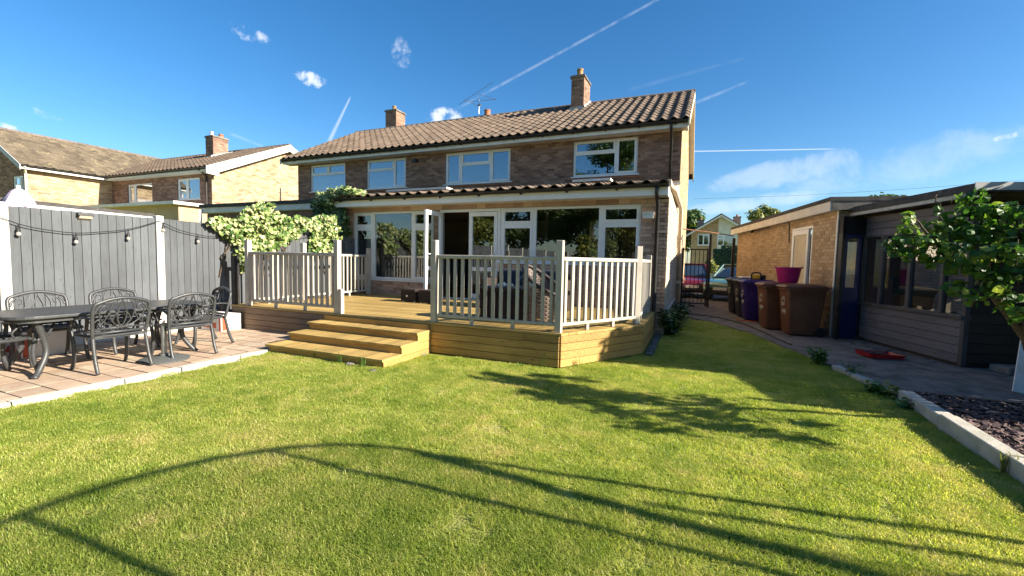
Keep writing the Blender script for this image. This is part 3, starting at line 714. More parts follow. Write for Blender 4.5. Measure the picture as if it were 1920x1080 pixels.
MB().box(-15.69, 12.75, 5.11, -0.445, 12.78, 5.27).build('fascia', M['white_paint'], house)
MB().box(-0.50, 12.74, 5.10, -0.44, YM, 5.30).build('box_end', M['white_paint'], house)
gutter(house, (-15.68, 12.69, 5.285), (-0.43, 12.69, 5.285))
for x in np.arange(-15, -0.6, 0.95): MB().box(x-.02, 12.70, 5.19, x+.02, 12.76, 5.25).build('gutter_bracket', M['black_plastic'], house)
MB().tube([(-0.86, 12.69, 5.24), (-0.86, 12.69, 5.12), (-0.86, 13.06, 4.95), (-0.86, 13.08, 3.72)], 0.036, 10).build('downpipe', M['black_plastic'], house, smooth=True)
# chimneys
def chimney(x0, x1, y0, y1, z0, z1, cap=0.05, parent=house, pots=(), brick='brick_brown'):
    st = MB().box(x0, y0, z0, x1, y1, z1).build('chimney', M['mortar_dark'], parent)
    mb = MB()
    for O, U, Wn, L in (((x0, y0, 0), (1, 0, 0), (0, -1, 0), x1-x0), ((x1, y0, 0), (0, 1, 0), (1, 0, 0), y1-y0)):
        brick_field(mb, frame_T(O, U, Wn), 0, L, z0, z1)
    mb.build('brickwork', M[brick], st, kind='stuff')
    MB().box(x0-cap, y0-cap, z1, x1+cap, y1+cap, z1+.05).box(x0-cap+.03, y0-cap+.03, z1+.05, x1+cap-.03, y1+cap-.03, z1+.09).build('capping', M['concrete'], st)
    for (px, py, r, h, m) in pots:
        MB().lathe([(r*1.02, 0), (r, .04), (r*.86, h*.5), (r*.84, h-.05), (r*.98, h-.05), (r*.98, h), (r*.7, h), (r*.7, h-.15)], 16, (px, py, z1+.08)).build('chimney_pot', M[m], st, auto=True)
    return st
ch = chimney(-4.62, -4.15, 15.95, 16.85, 6.5, 8.17, 0.05, pots=((-4.40, 16.3, .13, .34, 'pot_old'),))
MB().box(-4.66, 15.9, 6.6, -4.11, 15.95, 7.1).prism([(15.9, 6.85), (16.88, 7.25), (16.88, 7.62), (15.9, 7.12)], -4.145, -4.10, 'x').build('flashing', M['lead'], ch)
chimney(-14.75, -14.1, 17.9, 18.6, 6.8, 8.70, 0.05, pots=((-14.45, 18.2, .11, .26, 'pot_old'),))
MB().lathe([(.15, 0), (.14, .05), (.125, .25), (.14, .26), (.14, .31), (.09, .31)], 14, (-8.6, 17.0, 7.5)).build('chimney_pot', M['terracotta'], house, auto=True)
# television aerial
ae = MB(); A0 = Vector((-9.0, 17.0, 7.45)); ab = ony(897, 182, 17.0); top = Vector(ab)
ae.tube([A0, (A0.x, A0.y, 8.22)], .014, 6)
def ap(x, y, Y=17.0): return Vector(ony(x, y, Y))
ae.tube([ap(861, 196), ap(892, 175), ap(925, 154)], .009, 5); ae.tube([ap(884, 190), ap(931, 186.5)], .011, 5); ae.tube([ap(893, 175), ap(899, 188)], .009, 5)
ae.tube([ap(872, 186, 16.8), ap(897, 199)], .012, 5); ae.tube([ap(896, 176, 17.0), ap(931, 187, 17.3)], .009, 5); ae.tube([ap(868, 187), ap(876, 192)], .008, 5)
ae.tube([ap(899, 188), (A0.x, A0.y, 8.1)], .012, 5)
ae.obox(Matrix.Translation(ap(899, 197)), -.06, -.03, -.05, .06, .03, .05)
tag(ae.build('television_aerial', M['steel']), 'thin metal television aerial on a short mast at the roof ridge', 'aerial')

# extension
wl, wr = -9.02, XG
EWIN = [(-8.62, -6.05, 0.87, 2.63), (-5.9, -4.27, 0.45, 2.63), (-4.27, -1.12, 1.40, 2.63)]
TE = frame_T((0, YW, 0), (1, 0, 0), (0, -1, 0))
ew = slab(MB(), TE, wl, wr-.02, 0, 2.8, EWIN).build('wall', M['mortar'], house)
BR = unit_mesh('brick', M['brick_pink'])
nb = bricks_single(ew, TE, BR, -1.12, wr, 0.02, 2.76)
nb += bricks_single(ew, TE, BR, wl, -8.62, 0.45, 2.76)
nb += bricks_single(ew, TE, BR, -8.62, -6.75, 0.45, 0.83)
eb = brick_field(MB(), TE, -8.62, -1.12, 2.64, 2.76, pitch=0.235, ch=0.115)
brick_field(eb, TE, -4.27, -1.12, 0.0, 1.37); brick_field(eb, TE, -6.75, -6.05, 0.45, 0.83); brick_field(eb, TE, -6.05, -5.9, 0.45, 2.63)
eb.build('brickwork', M['brick_pink'], ew, kind='stuff')
TS = frame_T((XG, 0, 0), (0, 1, 0), (1, 0, 0))
EZ0, EZ1 = 2.95, 3.74
def ez(y): return EZ0+(y-8.7)/(YM-8.7)*(EZ1-EZ0)
ev = MB().prism([(YW, 0), (YM, 0), (YM, ez(YM)-.06), (YW, ez(YW)-.06)], XG-.25, XG, 'x').build('wall', M['mortar'], house)
mbb = MB()
for (a, b, z, d) in courses(YW, YM, 0.02, ez(YM)-.1):
    if d < ez(a)-.07: mbb.obox(TS, a, -0.012, z, b, 0.008+rng.uniform(-.002, .002), d)
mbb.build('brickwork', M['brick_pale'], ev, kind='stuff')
MB().box(wl, YW+.25, 0, wl+.25, YM, 3.0).build('wall', M['brick_brown'], house)
MB().box(XG+.008, YW+.35, .44, XG+.03, YM, .475).build('damp_course', M['white_paint'], house)
# room behind the extension windows
MB().box(wl+.26, YW+.26, .40, XG-.26, YM-.02, .47).build('room_floor', M['oak'], house)
MB().box(wl+.25, YM-.06, .47, XG-.25, YM-.01, 2.72).box(wl+.25, YW+.26, 2.70, XG-.25, YM-.01, 2.74).box(-3.9, YM-1.9, .47, -3.8, YM-.06, 2.7).build('room_wall', M['dark_room'], house)
MB().box(-1.75, YW+1.6, .47, -0.95, YW+1.66, 2.45).build('room_door', M['oak'], house)
MB().box(-2.7, YW+2.3, .47, -1.95, YW+2.36, 2.5).build('room_door', M['curtain'], house)
MB().box(-6.6, YW+2.6, .47, -4.3, YW+3.1, 1.95).build('cupboard', M['dark_wood'], house)
curtain(house, -8.5, -8.2, YW+.36, .9, 2.6)
# windows of the extension
w = EWIN[0]; window(house, TE, *w, [c(-8.57, -7.99, 2.27, 2.58, 1), c(-8.57, -7.99, .93, 2.19, 1), c(-7.91, -6.74, .93, 2.58), c(-6.66, -6.1, 2.27, 2.58, 1), c(-6.66, -6.1, .93, 2.19, 1)], 'glass')
w = EWIN[2]; window(house, TE, w[0]+.02, *w[1:], [c(-4.19, -3.48, 2.29, 2.58, 1), c(-4.19, -3.48, 1.45, 2.21, 1), c(-3.38, -1.98, 1.45, 2.58), c(-1.88, -1.17, 2.29, 2.58, 1), c(-1.88, -1.17, 1.45, 2.21, 1)], 'glass')
df = slab(MB(), TE, -5.9, -4.255, .45, 2.63, [(-5.84, -4.32, .50, 2.57)], -.09, -.02).build('door_frame', M['upvc'], house)
def door_leaf(T, wdt, name='door'):
    mb = MB()
    for (a, b, z0, z1) in rects(0, wdt, .51, 2.56, [(.09, wdt-.09, .62, 1.17), (.09, wdt-.09, 1.26, 2.46)]): mb.obox(T, a, -.03, z0, b, .03, z1)
    d = mb.build(name, M['upvc'], house, bevel=.004)
    MB().obox(T, .085, -.006, .615, wdt-.085, .006, 1.175).build('pane', M['glass'], d)
    MB().obox(T, .085, -.006, 1.255, wdt-.085, .006, 2.465).build('pane', M['glass'], d)
    h = MB()
    for s in (-1, 1):
        h.obox(T, wdt-.075, s*.03, 1.42, wdt-.035, s*.042, 1.64); h.obox(T, wdt-.17, s*.055, 1.54, wdt-.04, s*.07, 1.565); h.obox(T, wdt-.065, s*.04, 1.54, wdt-.045, s*.07, 1.565)
    h.build('handle', M['upvc'], d); return d
door_leaf(frame_T((-5.08, YW+.05, 0), (1, 0, 0), (0, -1, 0)), 0.75)
door_leaf(frame_T((-5.82, YW-.02, 0), (0.02, -1, 0), (-1, -0.02, 0)), 0.72)
# extension roof, fascia, gutter
PE = math.atan2(EZ1-EZ0, YM-8.7)
er = MB().prism([(8.72, EZ0-.01), (YM-.01, EZ1-.01), (YM-.01, EZ1-.08), (8.72, EZ0-.07)], -9.15, XG+.02, 'x').build('roof', M['felt'], house)
SE = Vector((0, math.cos(PE), math.sin(PE))); TX = slope_T((XG+.03-28*0.305, 8.68, EZ0+.0), (1, 0, 0), SE)
etile = tile_mesh('roof_tile', M['tile'], w=0.305)
for k in range(28): piece('roof_tile', etile, er, TX @ Vector((k*.305, 0, 0)), (PE, 0, rng.uniform(-.01, .01)))
tile_field(MB(), TX, 28, 12, w=0.305, keep=lambda cc, r: r > 0).build('tile_field', M['tile'], er, kind='stuff')
MB().box(-9.13, 8.80, 2.74, XG+.005, 8.83, 2.93).build('fascia', M['upvc'], house)
MB().box(-9.13, 8.83, 2.74, XG-.001, YW+.0, 2.76).build('soffit', M['white_paint'], house)
MB().box(XG-.02, 8.83, 2.765, XG+.012, YW+.01, 2.96).build('box_end', M['white_paint'], house)
gutter(house, (-9.15, 8.735, 2.945), (XG-.02, 8.735, 2.945))
for x in np.arange(-8.7, -0.8, 1.02): MB().box(x-.02, 8.74, 2.86, x+.02, 8.80, 2.92).build('gutter_bracket', M['black_plastic'], house)
MB().tube([(-.80, 8.73, 2.9), (-.80, 8.74, 2.78), (-.80, 9.06, 2.58), (-.80, 9.08, .5), (-.80, 9.08, .12)], .037, 10).build('downpipe', M['black_plastic'], house, smooth=True)
MB().tube([(XG-.02, 8.9, 2.97), (XG+.07, 9.9, 2.99), (XG+.09, 12.0, 2.93), (XG+.09, 12.75, 2.86), (XG+.09, 12.78, .1)], .05, 10).build('soil_pipe', M['pipe_cream'], house, smooth=True)
for z in (.9, 2.1): MB().box(XG, 12.72, z, XG+.15, 12.84, z+.07).build('pipe_bracket', M['pipe_cream'], house)
MB().box(XG-.01, 8.84, 2.94, XG+.05, 12.6, 3.04).build('verge_strip', M['cream'], house)
MB().box(XG, 13.0, 1.95, XG+.16, 13.35, 2.25).build('meter_box', M['pipe_cream'], house)
# wall fittings
MB().box(-1.09, YW-.07, 2.40, -.87, YW-.01, 2.46).box(-1.08, YW-.10, 2.33, -.88, YW-.03, 2.40).build('wall_light', M['white_paint'], house)
so_ = MB().box(-8.35, YW-.06, .54, -8.24, YW-.008, .65).box(-8.2, YW-.06, .54, -8.09, YW-.008, .65).build('outdoor_socket', M['black_plastic'], house)
MB().tube([(-8.22, YW-.03, .54), (-8.22, YW-.03, .47)], .012, 6).build('cable', M['black_plastic'], so_)
p = ony(785, 303, YM); MB().tube([(p[0], YM, p[2]), (p[0], YM-.18, p[2]+.02)], .03, 8).obox(Matrix.Translation((p[0], YM-.2, p[2])), -.06, -.08, -.07, .06, .06, .05).build('security_light', M['black_plastic'], house)
p = ony(1133, 243, 12.76); MB().lathe([(0, .04), (.03, .03), (.045, 0), (.03, -.03), (0, -.04)], 10, (p[0], 12.73, p[2])).build('alarm_sensor', M['upvc'], house, smooth=True)
for (a, b) in ((840, 905), (1128, 1145)):
    pa, pb = ony(a, 352, YM-.4), ony(b, 340, YM-.4)
    MB().box(pa[0], 9.6, 3.22, pb[0]+.6, 9.9, 3.27).build('roof_board', M['white_paint'], house)
# flat-roofed annex of the left half
AX0, AX1, AY = -15.45, -9.16, 9.6
an = MB().box(AX0, AY, 0, AX1, YM-.02, 2.82).build('wall', M['mortar_dark'], house)
brick_field(MB(), frame_T((0, AY, 0), (1, 0, 0), (0, -1, 0)), AX0, AX1, 1.2, 2.80).build('brickwork', M['brick_brown'], an, kind='stuff')
MB().box(AX0-.15, AY-.18, 2.98, AX1+.02, YM-.02, 3.09).build('roof', M['felt'], house)
MB().box(AX0-.12, AY-.14, 2.82, AX1, AY-.11, 2.98).build('fascia', M['white_paint'], house)
MB().box(AX0-.12, AY-.11, 2.80, AX1, AY, 2.82).build('soffit', M['white_paint'], house)
p = ony(526, 378, 10.6); MB().tube([(p[0], 10.6, 3.05), (p[0], 10.6, 3.72)], .022, 6).tube([(p[0], 10.6, 3.05), (p[0], 10.6, 3.2)], .07, 8).build('vent_pipe', M['iron_black'], house)
MB().tube([(AX0-.05, AY-.2, 2.9), (AX0-.05, AY-.2, 1.2)], .05, 8).build('downpipe', M['white_paint'], house)
print('single bricks', nb)
# ------------------------------------------------------------------ neighbouring houses on the left
n1 = thing('neighbour_house', 'neighbour house with sunlit buff brick gable, white bargeboard and short brick chimney', 'house', (-24, 12.87, 0))
NX, NY, NXL = -20.34, 12.87, -28.4
NR_ = (16.7, 7.30); NE = (12.45, 5.27); NP = math.atan2(NR_[1]-NE[1], NR_[0]-NE[0]); NB = 2*NR_[0]-NY
def nz(y): return NE[1]+(min(y, 2*NR_[0]-y)-NE[0])*math.tan(NP)
TN = frame_T((0, NY, 0), (1, 0, 0), (0, -1, 0)); NW = [(-26.96, -24.88, 3.86, 4.86), (-22.85, -21.2, 3.9, 4.92)]
wn = slab(MB(), TN, NXL, NX-.02, 0, 5.15, NW).build('wall', M['mortar_dark'], n1)
brick_field(MB(), TN, NXL, NX, 2.6, 5.15, NW).build('brickwork', M['brick_brown'], wn, kind='stuff')
wg = MB().prism([(NY+.001, 0), (NB, 0), (NB, nz(NB)-.1), (NR_[0], NR_[1]-.1), (NY+.001, nz(NY)-.1)], NX-.25, NX, 'x').build('wall', M['mortar'], n1)
def nlim(z):
    y0 = NE[0]+(z+.12-NE[1])/math.tan(NP); return (max(NY, y0), min(NB, 2*NR_[0]-y0))
brick_field(MB(), frame_T((NX, 0, 0), (0, 1, 0), (1, 0, 0)), NY, NB, 2.4, NR_[1]-.25, lim=nlim).build('brickwork', M['brick_buff'], wg, kind='stuff')
w = NW[0]; window(n1, TN, *w, [c(w[0]+.07, -26.45, 3.93, 4.79, 1), c(-26.33, w[1]-.07, 3.93, 4.79)], 'glass_up')
w = NW[1]; window(n1, TN, *w, [c(w[0]+.07, -22.2, 3.97, 4.85, 1), c(-22.08, w[1]-.07, 3.97, 4.85)], 'glass_up')
MB().box(NXL, NY+.3, 2.7, NX-.3, NY+3, 2.8).box(NXL, NY+3, 2.8, NX-.3, NY+3.1, 5.2).box(NXL, NY+.3, 5.15, NX-.3, NY+3, 5.2).build('upper_rooms', M['dark_room'], n1)
nr = MB().prism([(NE[0]+.03, NE[1]-.03), (NR_[0], NR_[1]-.03), (2*NR_[0]-NE[0], NE[1]-.03), (2*NR_[0]-NE[0], NE[1]-.1), (NR_[0], NR_[1]-.1), (NE[0]+.03, NE[1]-.1)], -32.2, -20.02, 'x').build('roof', M['felt'], n1)
NT1 = slope_T((-20.0-40*.3, NE[0]-.02, NE[1]), (1, 0, 0), (0, math.cos(NP), math.sin(NP)))
tile_field(MB(), NT1, 40, 13, keep=lambda cc, r: cc*.3 > 3.3-r*.3 and not (10 < r and 23 < cc < 28)).build('tile_field', M['tile'], nr, kind='stuff')
rm2 = MB().tube([(0, 0, 0), (0.46, 0, 0)], 0.12, 10, flat=0.75).mesh('ridge_tile', M['ridge'])
for i in range(26): piece('ridge_tile', rm2, nr, (-31.7+i*.45, NR_[0], NR_[1]+.01))
nb_ = [(NE[0]-.03, NE[1]-.30), (NE[0]-.03, NE[1]+.02), (NR_[0], NR_[1]+.03), (2*NR_[0]-NE[0]+.03, NE[1]), (2*NR_[0]-NE[0]+.03, NE[1]-.30), (NR_[0], NR_[1]-.32), (NY+.1, NE[1]-.16), (NY+.1, NE[1]-.34)]
MB().prism(nb_, -20.04, -19.98, 'x').build('bargeboard', M['white_paint'], n1)
MB().box(NXL+.2, 12.50, 5.08, -20.05, 12.54, 5.26).build('fascia', M['white_paint'], n1); MB().box(NXL+.2, 12.54, 5.08, -20.05, NY, 5.10).build('soffit', M['white_paint'], n1)
gutter(n1, (NXL+.3, 12.43, 5.26), (-20.05, 12.43, 5.26))
MB().tube([(-20.6, 12.43, 5.2), (-20.62, 12.8, 4.95), (-20.62, 12.8, 3.2)], .04, 8).build('downpipe', M['iron_black'], n1)
ch = chimney(-24.62, -24.0, 15.3, 16.1, 6.3, 7.78, .05, n1, ((-24.42, 15.5, .1, .28, 'lead'), (-24.18, 15.85, .13, .2, 'terracotta')), 'brick_brown')
MB().prism([(15.15, 6.5), (16.33, 7.0), (16.33, 7.2), (15.15, 6.72)], -23.995, -23.96, 'x').box(-24.68, 15.25, 6.4, -23.96, 15.29, 6.72).build('flashing', M['lead'], ch)
MB().box(-27.9, 11.2, 3.42, -20.2, NY-.02, 3.55).build('lean_to_roof', M['white_paint'], n1)
MB().box(-27.8, 11.5, 0, -20.4, 11.7, 3.42).box(-20.6, 11.7, 0, -20.4, NY-.02, 3.42).build('lean_to_wall', M['brick_buff'], n1)

n2 = thing('neighbour_house', 'neighbour house wing with mottled mossy brown tiled roof and buff brick side wall', 'house', (-32, 12, 0))
VX, VY = -28.4, 9.72; VR = (-32.1, 7.50); VE = (-28.0, 5.27); VP_ = math.atan2(VR[1]-VE[1], VE[0]-VR[0])
ws = MB().box(VX-.25, VY, 0, VX, NY+.5, 5.12).build('wall', M['mortar'], n2)
brick_field(MB(), frame_T((VX, 0, 0), (0, 1, 0), (1, 0, 0)), VY, NY, 2.6, 5.1).build('brickwork', M['brick_buff'], ws, kind='stuff')  # plain buff brickwork on the side wall
VW = [(-29.75, -28.75, 3.55, 4.88)]
wf = slab(MB(), frame_T((0, VY, 0), (1, 0, 0), (0, -1, 0)), -35.8, VX-.001, 0, 5.1, VW).prism([(-35.8, 5.1), (VX-.001, 5.1), (VR[0], 7.3)], VY, VY+.25, 'y').build('wall', M['mortar_dark'], n2)
wfb = brick_field(MB(), frame_T((0, VY, 0), (1, 0, 0), (0, -1, 0)), -35.8, VX, 2.6, 7.3, VW, lim=lambda z: (-35.8, VX) if z < 5.1 else (-35.8+(z-5.1)*1.65, VX-(z-5.1)*1.65))
wfb.build('brickwork', M['brick_brown'], wf, kind='stuff')
w = VW[0]; window(n2, frame_T((0, VY, 0), (1, 0, 0), (0, -1, 0)), *w, [c(w[0]+.06, -29.15, 4.42, 4.82, 1), c(w[0]+.06, -29.15, 3.61, 4.34), c(-29.08, w[1]-.06, 3.61, 4.82, 1)], 'glass_up')
MB().box(-35, VY+.3, 2.9, -28.7, VY+2.5, 3.0).box(-35, VY+2.5, 3, -28.7, VY+2.6, 5.1).build('upper_rooms', M['dark_room'], n2)
vr = MB().prism([(VE[0]-.03, VE[1]-.03), (VR[0], VR[1]-.03), (2*VR[0]-VE[0], VE[1]-.03), (2*VR[0]-VE[0], VE[1]-.1), (VR[0], VR[1]-.1), (VE[0]-.03, VE[1]-.1)], VY-.3, 19.0, 'y').build('roof', M['felt'], n2)
TV = slope_T((VE[0]+.02, VY-.32, VE[1]), (0, 1, 0), (-math.cos(VP_), 0, math.sin(VP_)))
tile_field(MB(), TV, 31, 13, roll=0.03, keep=lambda cc, r: cc*.3 < 3.6+r*.37).build('tile_field', M['tile_old'], vr, kind='stuff')
rm3 = MB().tube([(0, 0, 0), (0, 0.46, 0)], 0.12, 10, flat=0.8).mesh('ridge_tile', M['ridge'])
for i in range(19): piece('ridge_tile', rm3, vr, (VR[0], VY-.3+i*.45, VR[1]+.01))
MB().prism([(VE[0]+.02, VE[1]-.25), (VE[0]+.02, VE[1]), (VR[0], VR[1]+.02), (2*VR[0]-VE[0], VE[1]), (2*VR[0]-VE[0], VE[1]-.25), (VR[0], VR[1]-.22)], VY-.36, VY-.32, 'y').build('bargeboard', M['lead'], n2)
MB().box(-28.08, VY-.3, 5.08, -28.04, NY-.4, 5.25).build('fascia', M['white_paint'], n2); MB().box(-28.4, VY-.3, 5.08, -28.08, NY-.4, 5.1).build('soffit', M['rust'], n2)
gutter(n2, (-27.97, VY-.3, 5.25), (-27.97, NY-.5, 5.25))
MB().tube([(-27.97, VY-.2, 5.2), (-28.33, VY-.06, 4.9), (-28.36, VY-.06, 2.6)], .045, 8).build('downpipe', M['white_paint'], n2)

for o_, yy in ((n1, 12.87), (n2, 12.0)):
    o_.scale = (1.19, 1.19, 1.135); o_.location = (o_.location.x*1.19, yy*1.19, 0)
# low white-edged outbuilding just behind the fence
nsx = thing('neighbour_outbuilding', 'low flat-roofed outbuilding with white edge behind the grey fence', 'outbuilding', (-9.6, 3.6, 0))
MB().box(-11.8, 2.75, 0, -9.35, 4.55, 2.02).build('wall', M['cream'], nsx)
MB().prism([(2.2, 2.14), (4.75, 2.09), (4.75, 2.15), (2.2, 2.20)], -12, -9.14, 'x').build('roof', M['felt'], nsx)
MB().prism([(2.2, 2.03), (4.75, 1.99), (4.75, 2.088), (2.2, 2.138)], -9.16, -9.12, 'x').build('fascia', M['white_paint'], nsx)
# folded parasol
FX = -8.6
par = thing('garden_parasol', 'closed lavender garden parasol poking up behind the grey fence', 'parasol', (-8.9, 2.6, 0))
pc = onx(36, 385, -8.9); P0 = Vector((-8.9, float(pc[1]), 0))
mb = MB(); vs = []; N_ = 24
ptop = onx(34, 353, -8.9)[2]; pb_ = ptop-.3
for i in range(9):
    t = i/8; z = ptop-(ptop-pb_)*t; r = .02+.15*(t**.55)
    for k in range(N_): rr = r*(1+.22*t*math.cos(k*math.pi*2/N_*6+i*.15)); vs.append((P0.x+rr*math.cos(2*math.pi*k/N_), P0.y+rr*math.sin(2*math.pi*k/N_), z+.05*t*math.cos(k*math.pi*2/N_*6)))
fs = [(i*N_+k, i*N_+(k+1) % N_, (i+1)*N_+(k+1) % N_, (i+1)*N_+k) for i in range(8) for k in range(N_)]+[tuple(range(N_))]
mb.add(vs, fs); mb.build('canopy', M['lavender'], par, smooth=True)
mb = MB(); vs = []
for i in range(7):
    t = i/6; z = pb_+.06-.55*t; r = .12-.05*t
    for k in range(N_): rr = r*(1+.2*math.cos(k*math.pi*2/N_*7+i*.2)); vs.append((P0.x+rr*math.cos(2*math.pi*k/N_), P0.y+rr*math.sin(2*math.pi*k/N_), z))
mb.add(vs, [(i*N_+k, i*N_+(k+1) % N_, (i+1)*N_+(k+1) % N_, (i+1)*N_+k) for i in range(6) for k in range(N_)]); mb.build('canopy_skirt', M['lavender'], par, smooth=True)
MB().tube([(P0.x, P0.y, -.05), (P0.x, P0.y, ptop+.04)], .022, 8).build('pole', M['white_paint'], par)

# ------------------------------------------------------------------ fence
fn = thing('garden_fence', 'grey painted close-board fence with pale concrete posts and ivy at its far end', 'fence', (FX, 4, 0))
pY = [float(onx(6, 480, FX)[1]), float(onx(299, 480, FX)[1])]
dY = pY[1]-pY[0]; posts = [pY[0]-dY*k for k in (7, 6, 5, 4, 3, 2, 1)]+[ pY[0], pY[1], pY[1]+dY, pY[1]+2*dY, pY[1]+3*dY-.15]
def ftop(y): return 2.035-max(0, y-4.6)*0.02
for y in posts:
    MB().box(FX-.06, y-.055, -.05, FX+.05, y+.055, ftop(y)+.045).build('post', M['post_concrete'], fn, bevel=.008)
BW = 0.105
bm_ = MB().prism([(-.5, 0), (.5, 0), (.5, .55), (-.5, 1)], 0, 1, 'z').mesh('board', M['fence'])
for i in range(len(posts)-1):
    a, b = posts[i]+.058, posts[i+1]-.058
    n = int(round((b-a)/BW)); bw = (b-a)/n
    for k in range(n):
        y = a+(k+.5)*bw
        # tapered feather-edge board, one edge thicker
        o = piece('board', bm_, fn, (FX+.002, y, .17), (0, 0, -math.pi/2), (bw-.007, .018+rng.uniform(0, .007), ftop(y)-.17+rng.uniform(-.004, .004)))
        o.rotation_euler[2] = math.pi/2+rng.uniform(-.03, .03); o.location[0] += .012
    MB().box(FX-.011, a, .165, FX-.004, b, ftop(b)-.02).build('dark_backing', M['shed_dark'], fn)  # dark sheet added behind the boards so their gaps read dark
    MB().box(FX-.03, a, -.04, FX+.015, b, .165).build('gravel_board', M['post_concrete'], fn)
    for z in (.45, 1.05, 1.7): MB().box(FX-.06, a, z, FX-.012, b, z+.075).build('rail', M['fence'], fn)
MB().box(-8.34, 5.60, 0, -8.24, 5.70, 1.42).build('end_post', M['black_plastic'], fn)
# festoon lights
fl = thing('festoon_lights', 'black festoon cable with small clear bulbs strung along the grey fence', 'string lights', (FX+.08, 4, 1.7))
fp = [(-60, 396), (0, 408), (35, 420), (75, 429), (142, 437), (200, 434), (232, 431), (265, 424), (296, 415), (305, 417), (335, 431), (371, 440), (400, 444), (440, 444), (470, 449), (505, 450), (540, 449), (580, 444), (606, 438)]
X_ = FX+.075
cab = [Vector(onx(x, y, X_)) for x, y in fp]
def spl(pts, n=5):
    out_ = []
    for i in range(len(pts)-1):
        p0, p1, p2, p3 = pts[max(i-1, 0)], pts[i], pts[i+1], pts[min(i+2, len(pts)-1)]
        for k in range(n):
            t = k/n
            out_.append(0.5*((2*p1)+(p2-p0)*t+(2*p0-5*p1+4*p2-p3)*t*t+(3*p1-p0-3*p2+p3)*t**3))
    return out_+[pts[-1]]
MB().tube(spl(cab, 4), .0065, 5).build('cable', M['black_plastic'], fl)
for (x, y, yb) in ((34, 420, 439), (142, 437, 454), (240, 430, 448), (306, 417, 432), (371, 440, 453), (527, 449, 459)):
    t = Vector(onx(x, y, X_)); b = Vector(onx(x, yb, X_)); L = t.z-b.z
    h = MB().tube([t, t-Vector((0, 0, L*.45))], [.007, .009], 6).lathe([(.011, 0), (.019, -.01), (.021, -L*.35), (.012, -L*.38)], 10, (t.x, t.y, t.z-L*.4)).build('bulb_holder', M['black_plastic'], fl)
    MB().lathe([(.012, 0), (.024, -.02), (.028, -.036), (.02, -.055), (0, -.062)], 12, (t.x, t.y, t.z-L*.75)).build('bulb', M['bulb'], h, smooth=True)
sl = onx(158, 406, FX+.03)
lt = thing('solar_light', 'small black solar wall light fixed near the top of the fence', 'light', (FX+.03, sl[1], sl[2]))
MB().prism([(FX+.016, sl[2]-.02), (FX+.10, sl[2]+.01), (FX+.09, sl[2]+.045), (FX+.016, sl[2]+.045)], sl[1]-.09, sl[1]+.09, 'y').build('housing', M['black_plastic'], lt)
MB().prism([(FX+.02, sl[2]-.05), (FX+.07, sl[2]-.03), (FX+.095, sl[2]+.004), (FX+.02, sl[2]-.02)], sl[1]-.075, sl[1]+.075, 'y').build('lens', M['cream'], lt)

# ------------------------------------------------------------------ foliage tools
def leaf(mb, p, size, n, r=None, asp=1.0, rr=None):
    """folded leaf with a pointed tip: two quads"""
    n = Vector(n).normalized(); q = (rr or rng)
    a = n.orthogonal().normalized(); t = q.uniform(0, 6.283)
    a = a*math.cos(t)+n.cross(a)*math.sin(t); b = n.cross(a)
    L = size; W_ = size*.5*asp
    v = [p, p+a*L*.35+b*W_-n*L*.07, p+a*L*.78+b*W_*.62-n*L*.1, p+a*L-n*L*.16, p+a*L*.78-b*W_*.62-n*L*.1, p+a*L*.35-b*W_-n*L*.07, p+a*L*.5+n*L*.05]
    mb.add(v, [(0, 6, 2, 1), (6, 3, 2), (0, 5, 4, 6), (6, 4, 3)] if size > .05 else [(0, 3, 2, 1), (0, 5, 4, 3)], q.random() if r is None else r)
def leaf_cloud(mb, clumps, size, dens, seed=1, shell=.55, up=.5, asp=1.0):
    q = random.Random(seed)
    for (cx, cy, cz, rx, ry, rz) in clumps:
        nl = int(dens*(rx*ry*rz)**(2/3)*4)
        for i in range(nl):
            d = Vector((q.gauss(0, 1), q.gauss(0, 1), q.gauss(0, 1))).normalized()
            rad = (shell+(1-shell)*q.random())*(1+.25*mnoise.noise(Vector((cx+d.x*2, cy+d.y*2, cz+d.z*2))))
            p = Vector((cx+d.x*rx*rad, cy+d.y*ry*rad, cz+d.z*rz*rad))
            n = (d+Vector((q.uniform(-.8, .8), q.uniform(-.8, .8), q.uniform(-.4, .8)+up)))
            leaf(mb, p, size*q.uniform(.65, 1.25), n, asp=asp, rr=q)
    return mb
def ivy_leaf(mb, p, size, n, q):
    n = Vector(n).normalized(); down = Vector((0, 0, -1)); a = (down-n*down.dot(n)).normalized()
    t = q.uniform(-.9, .9); a = a*math.cos(t)+n.cross(a)*math.sin(t); b = n.cross(a); s = size
    v = [p, p+a*s*.15+b*s*.55, p+a*s*.6+b*s*.5-n*s*.08, p+a*s*1.05-n*s*.12, p+a*s*.6-b*s*.5-n*s*.08, p+a*s*.15-b*s*.55]
    mb.add(v, [(0, 3, 2, 1), (0, 5, 4, 3)], q.random())
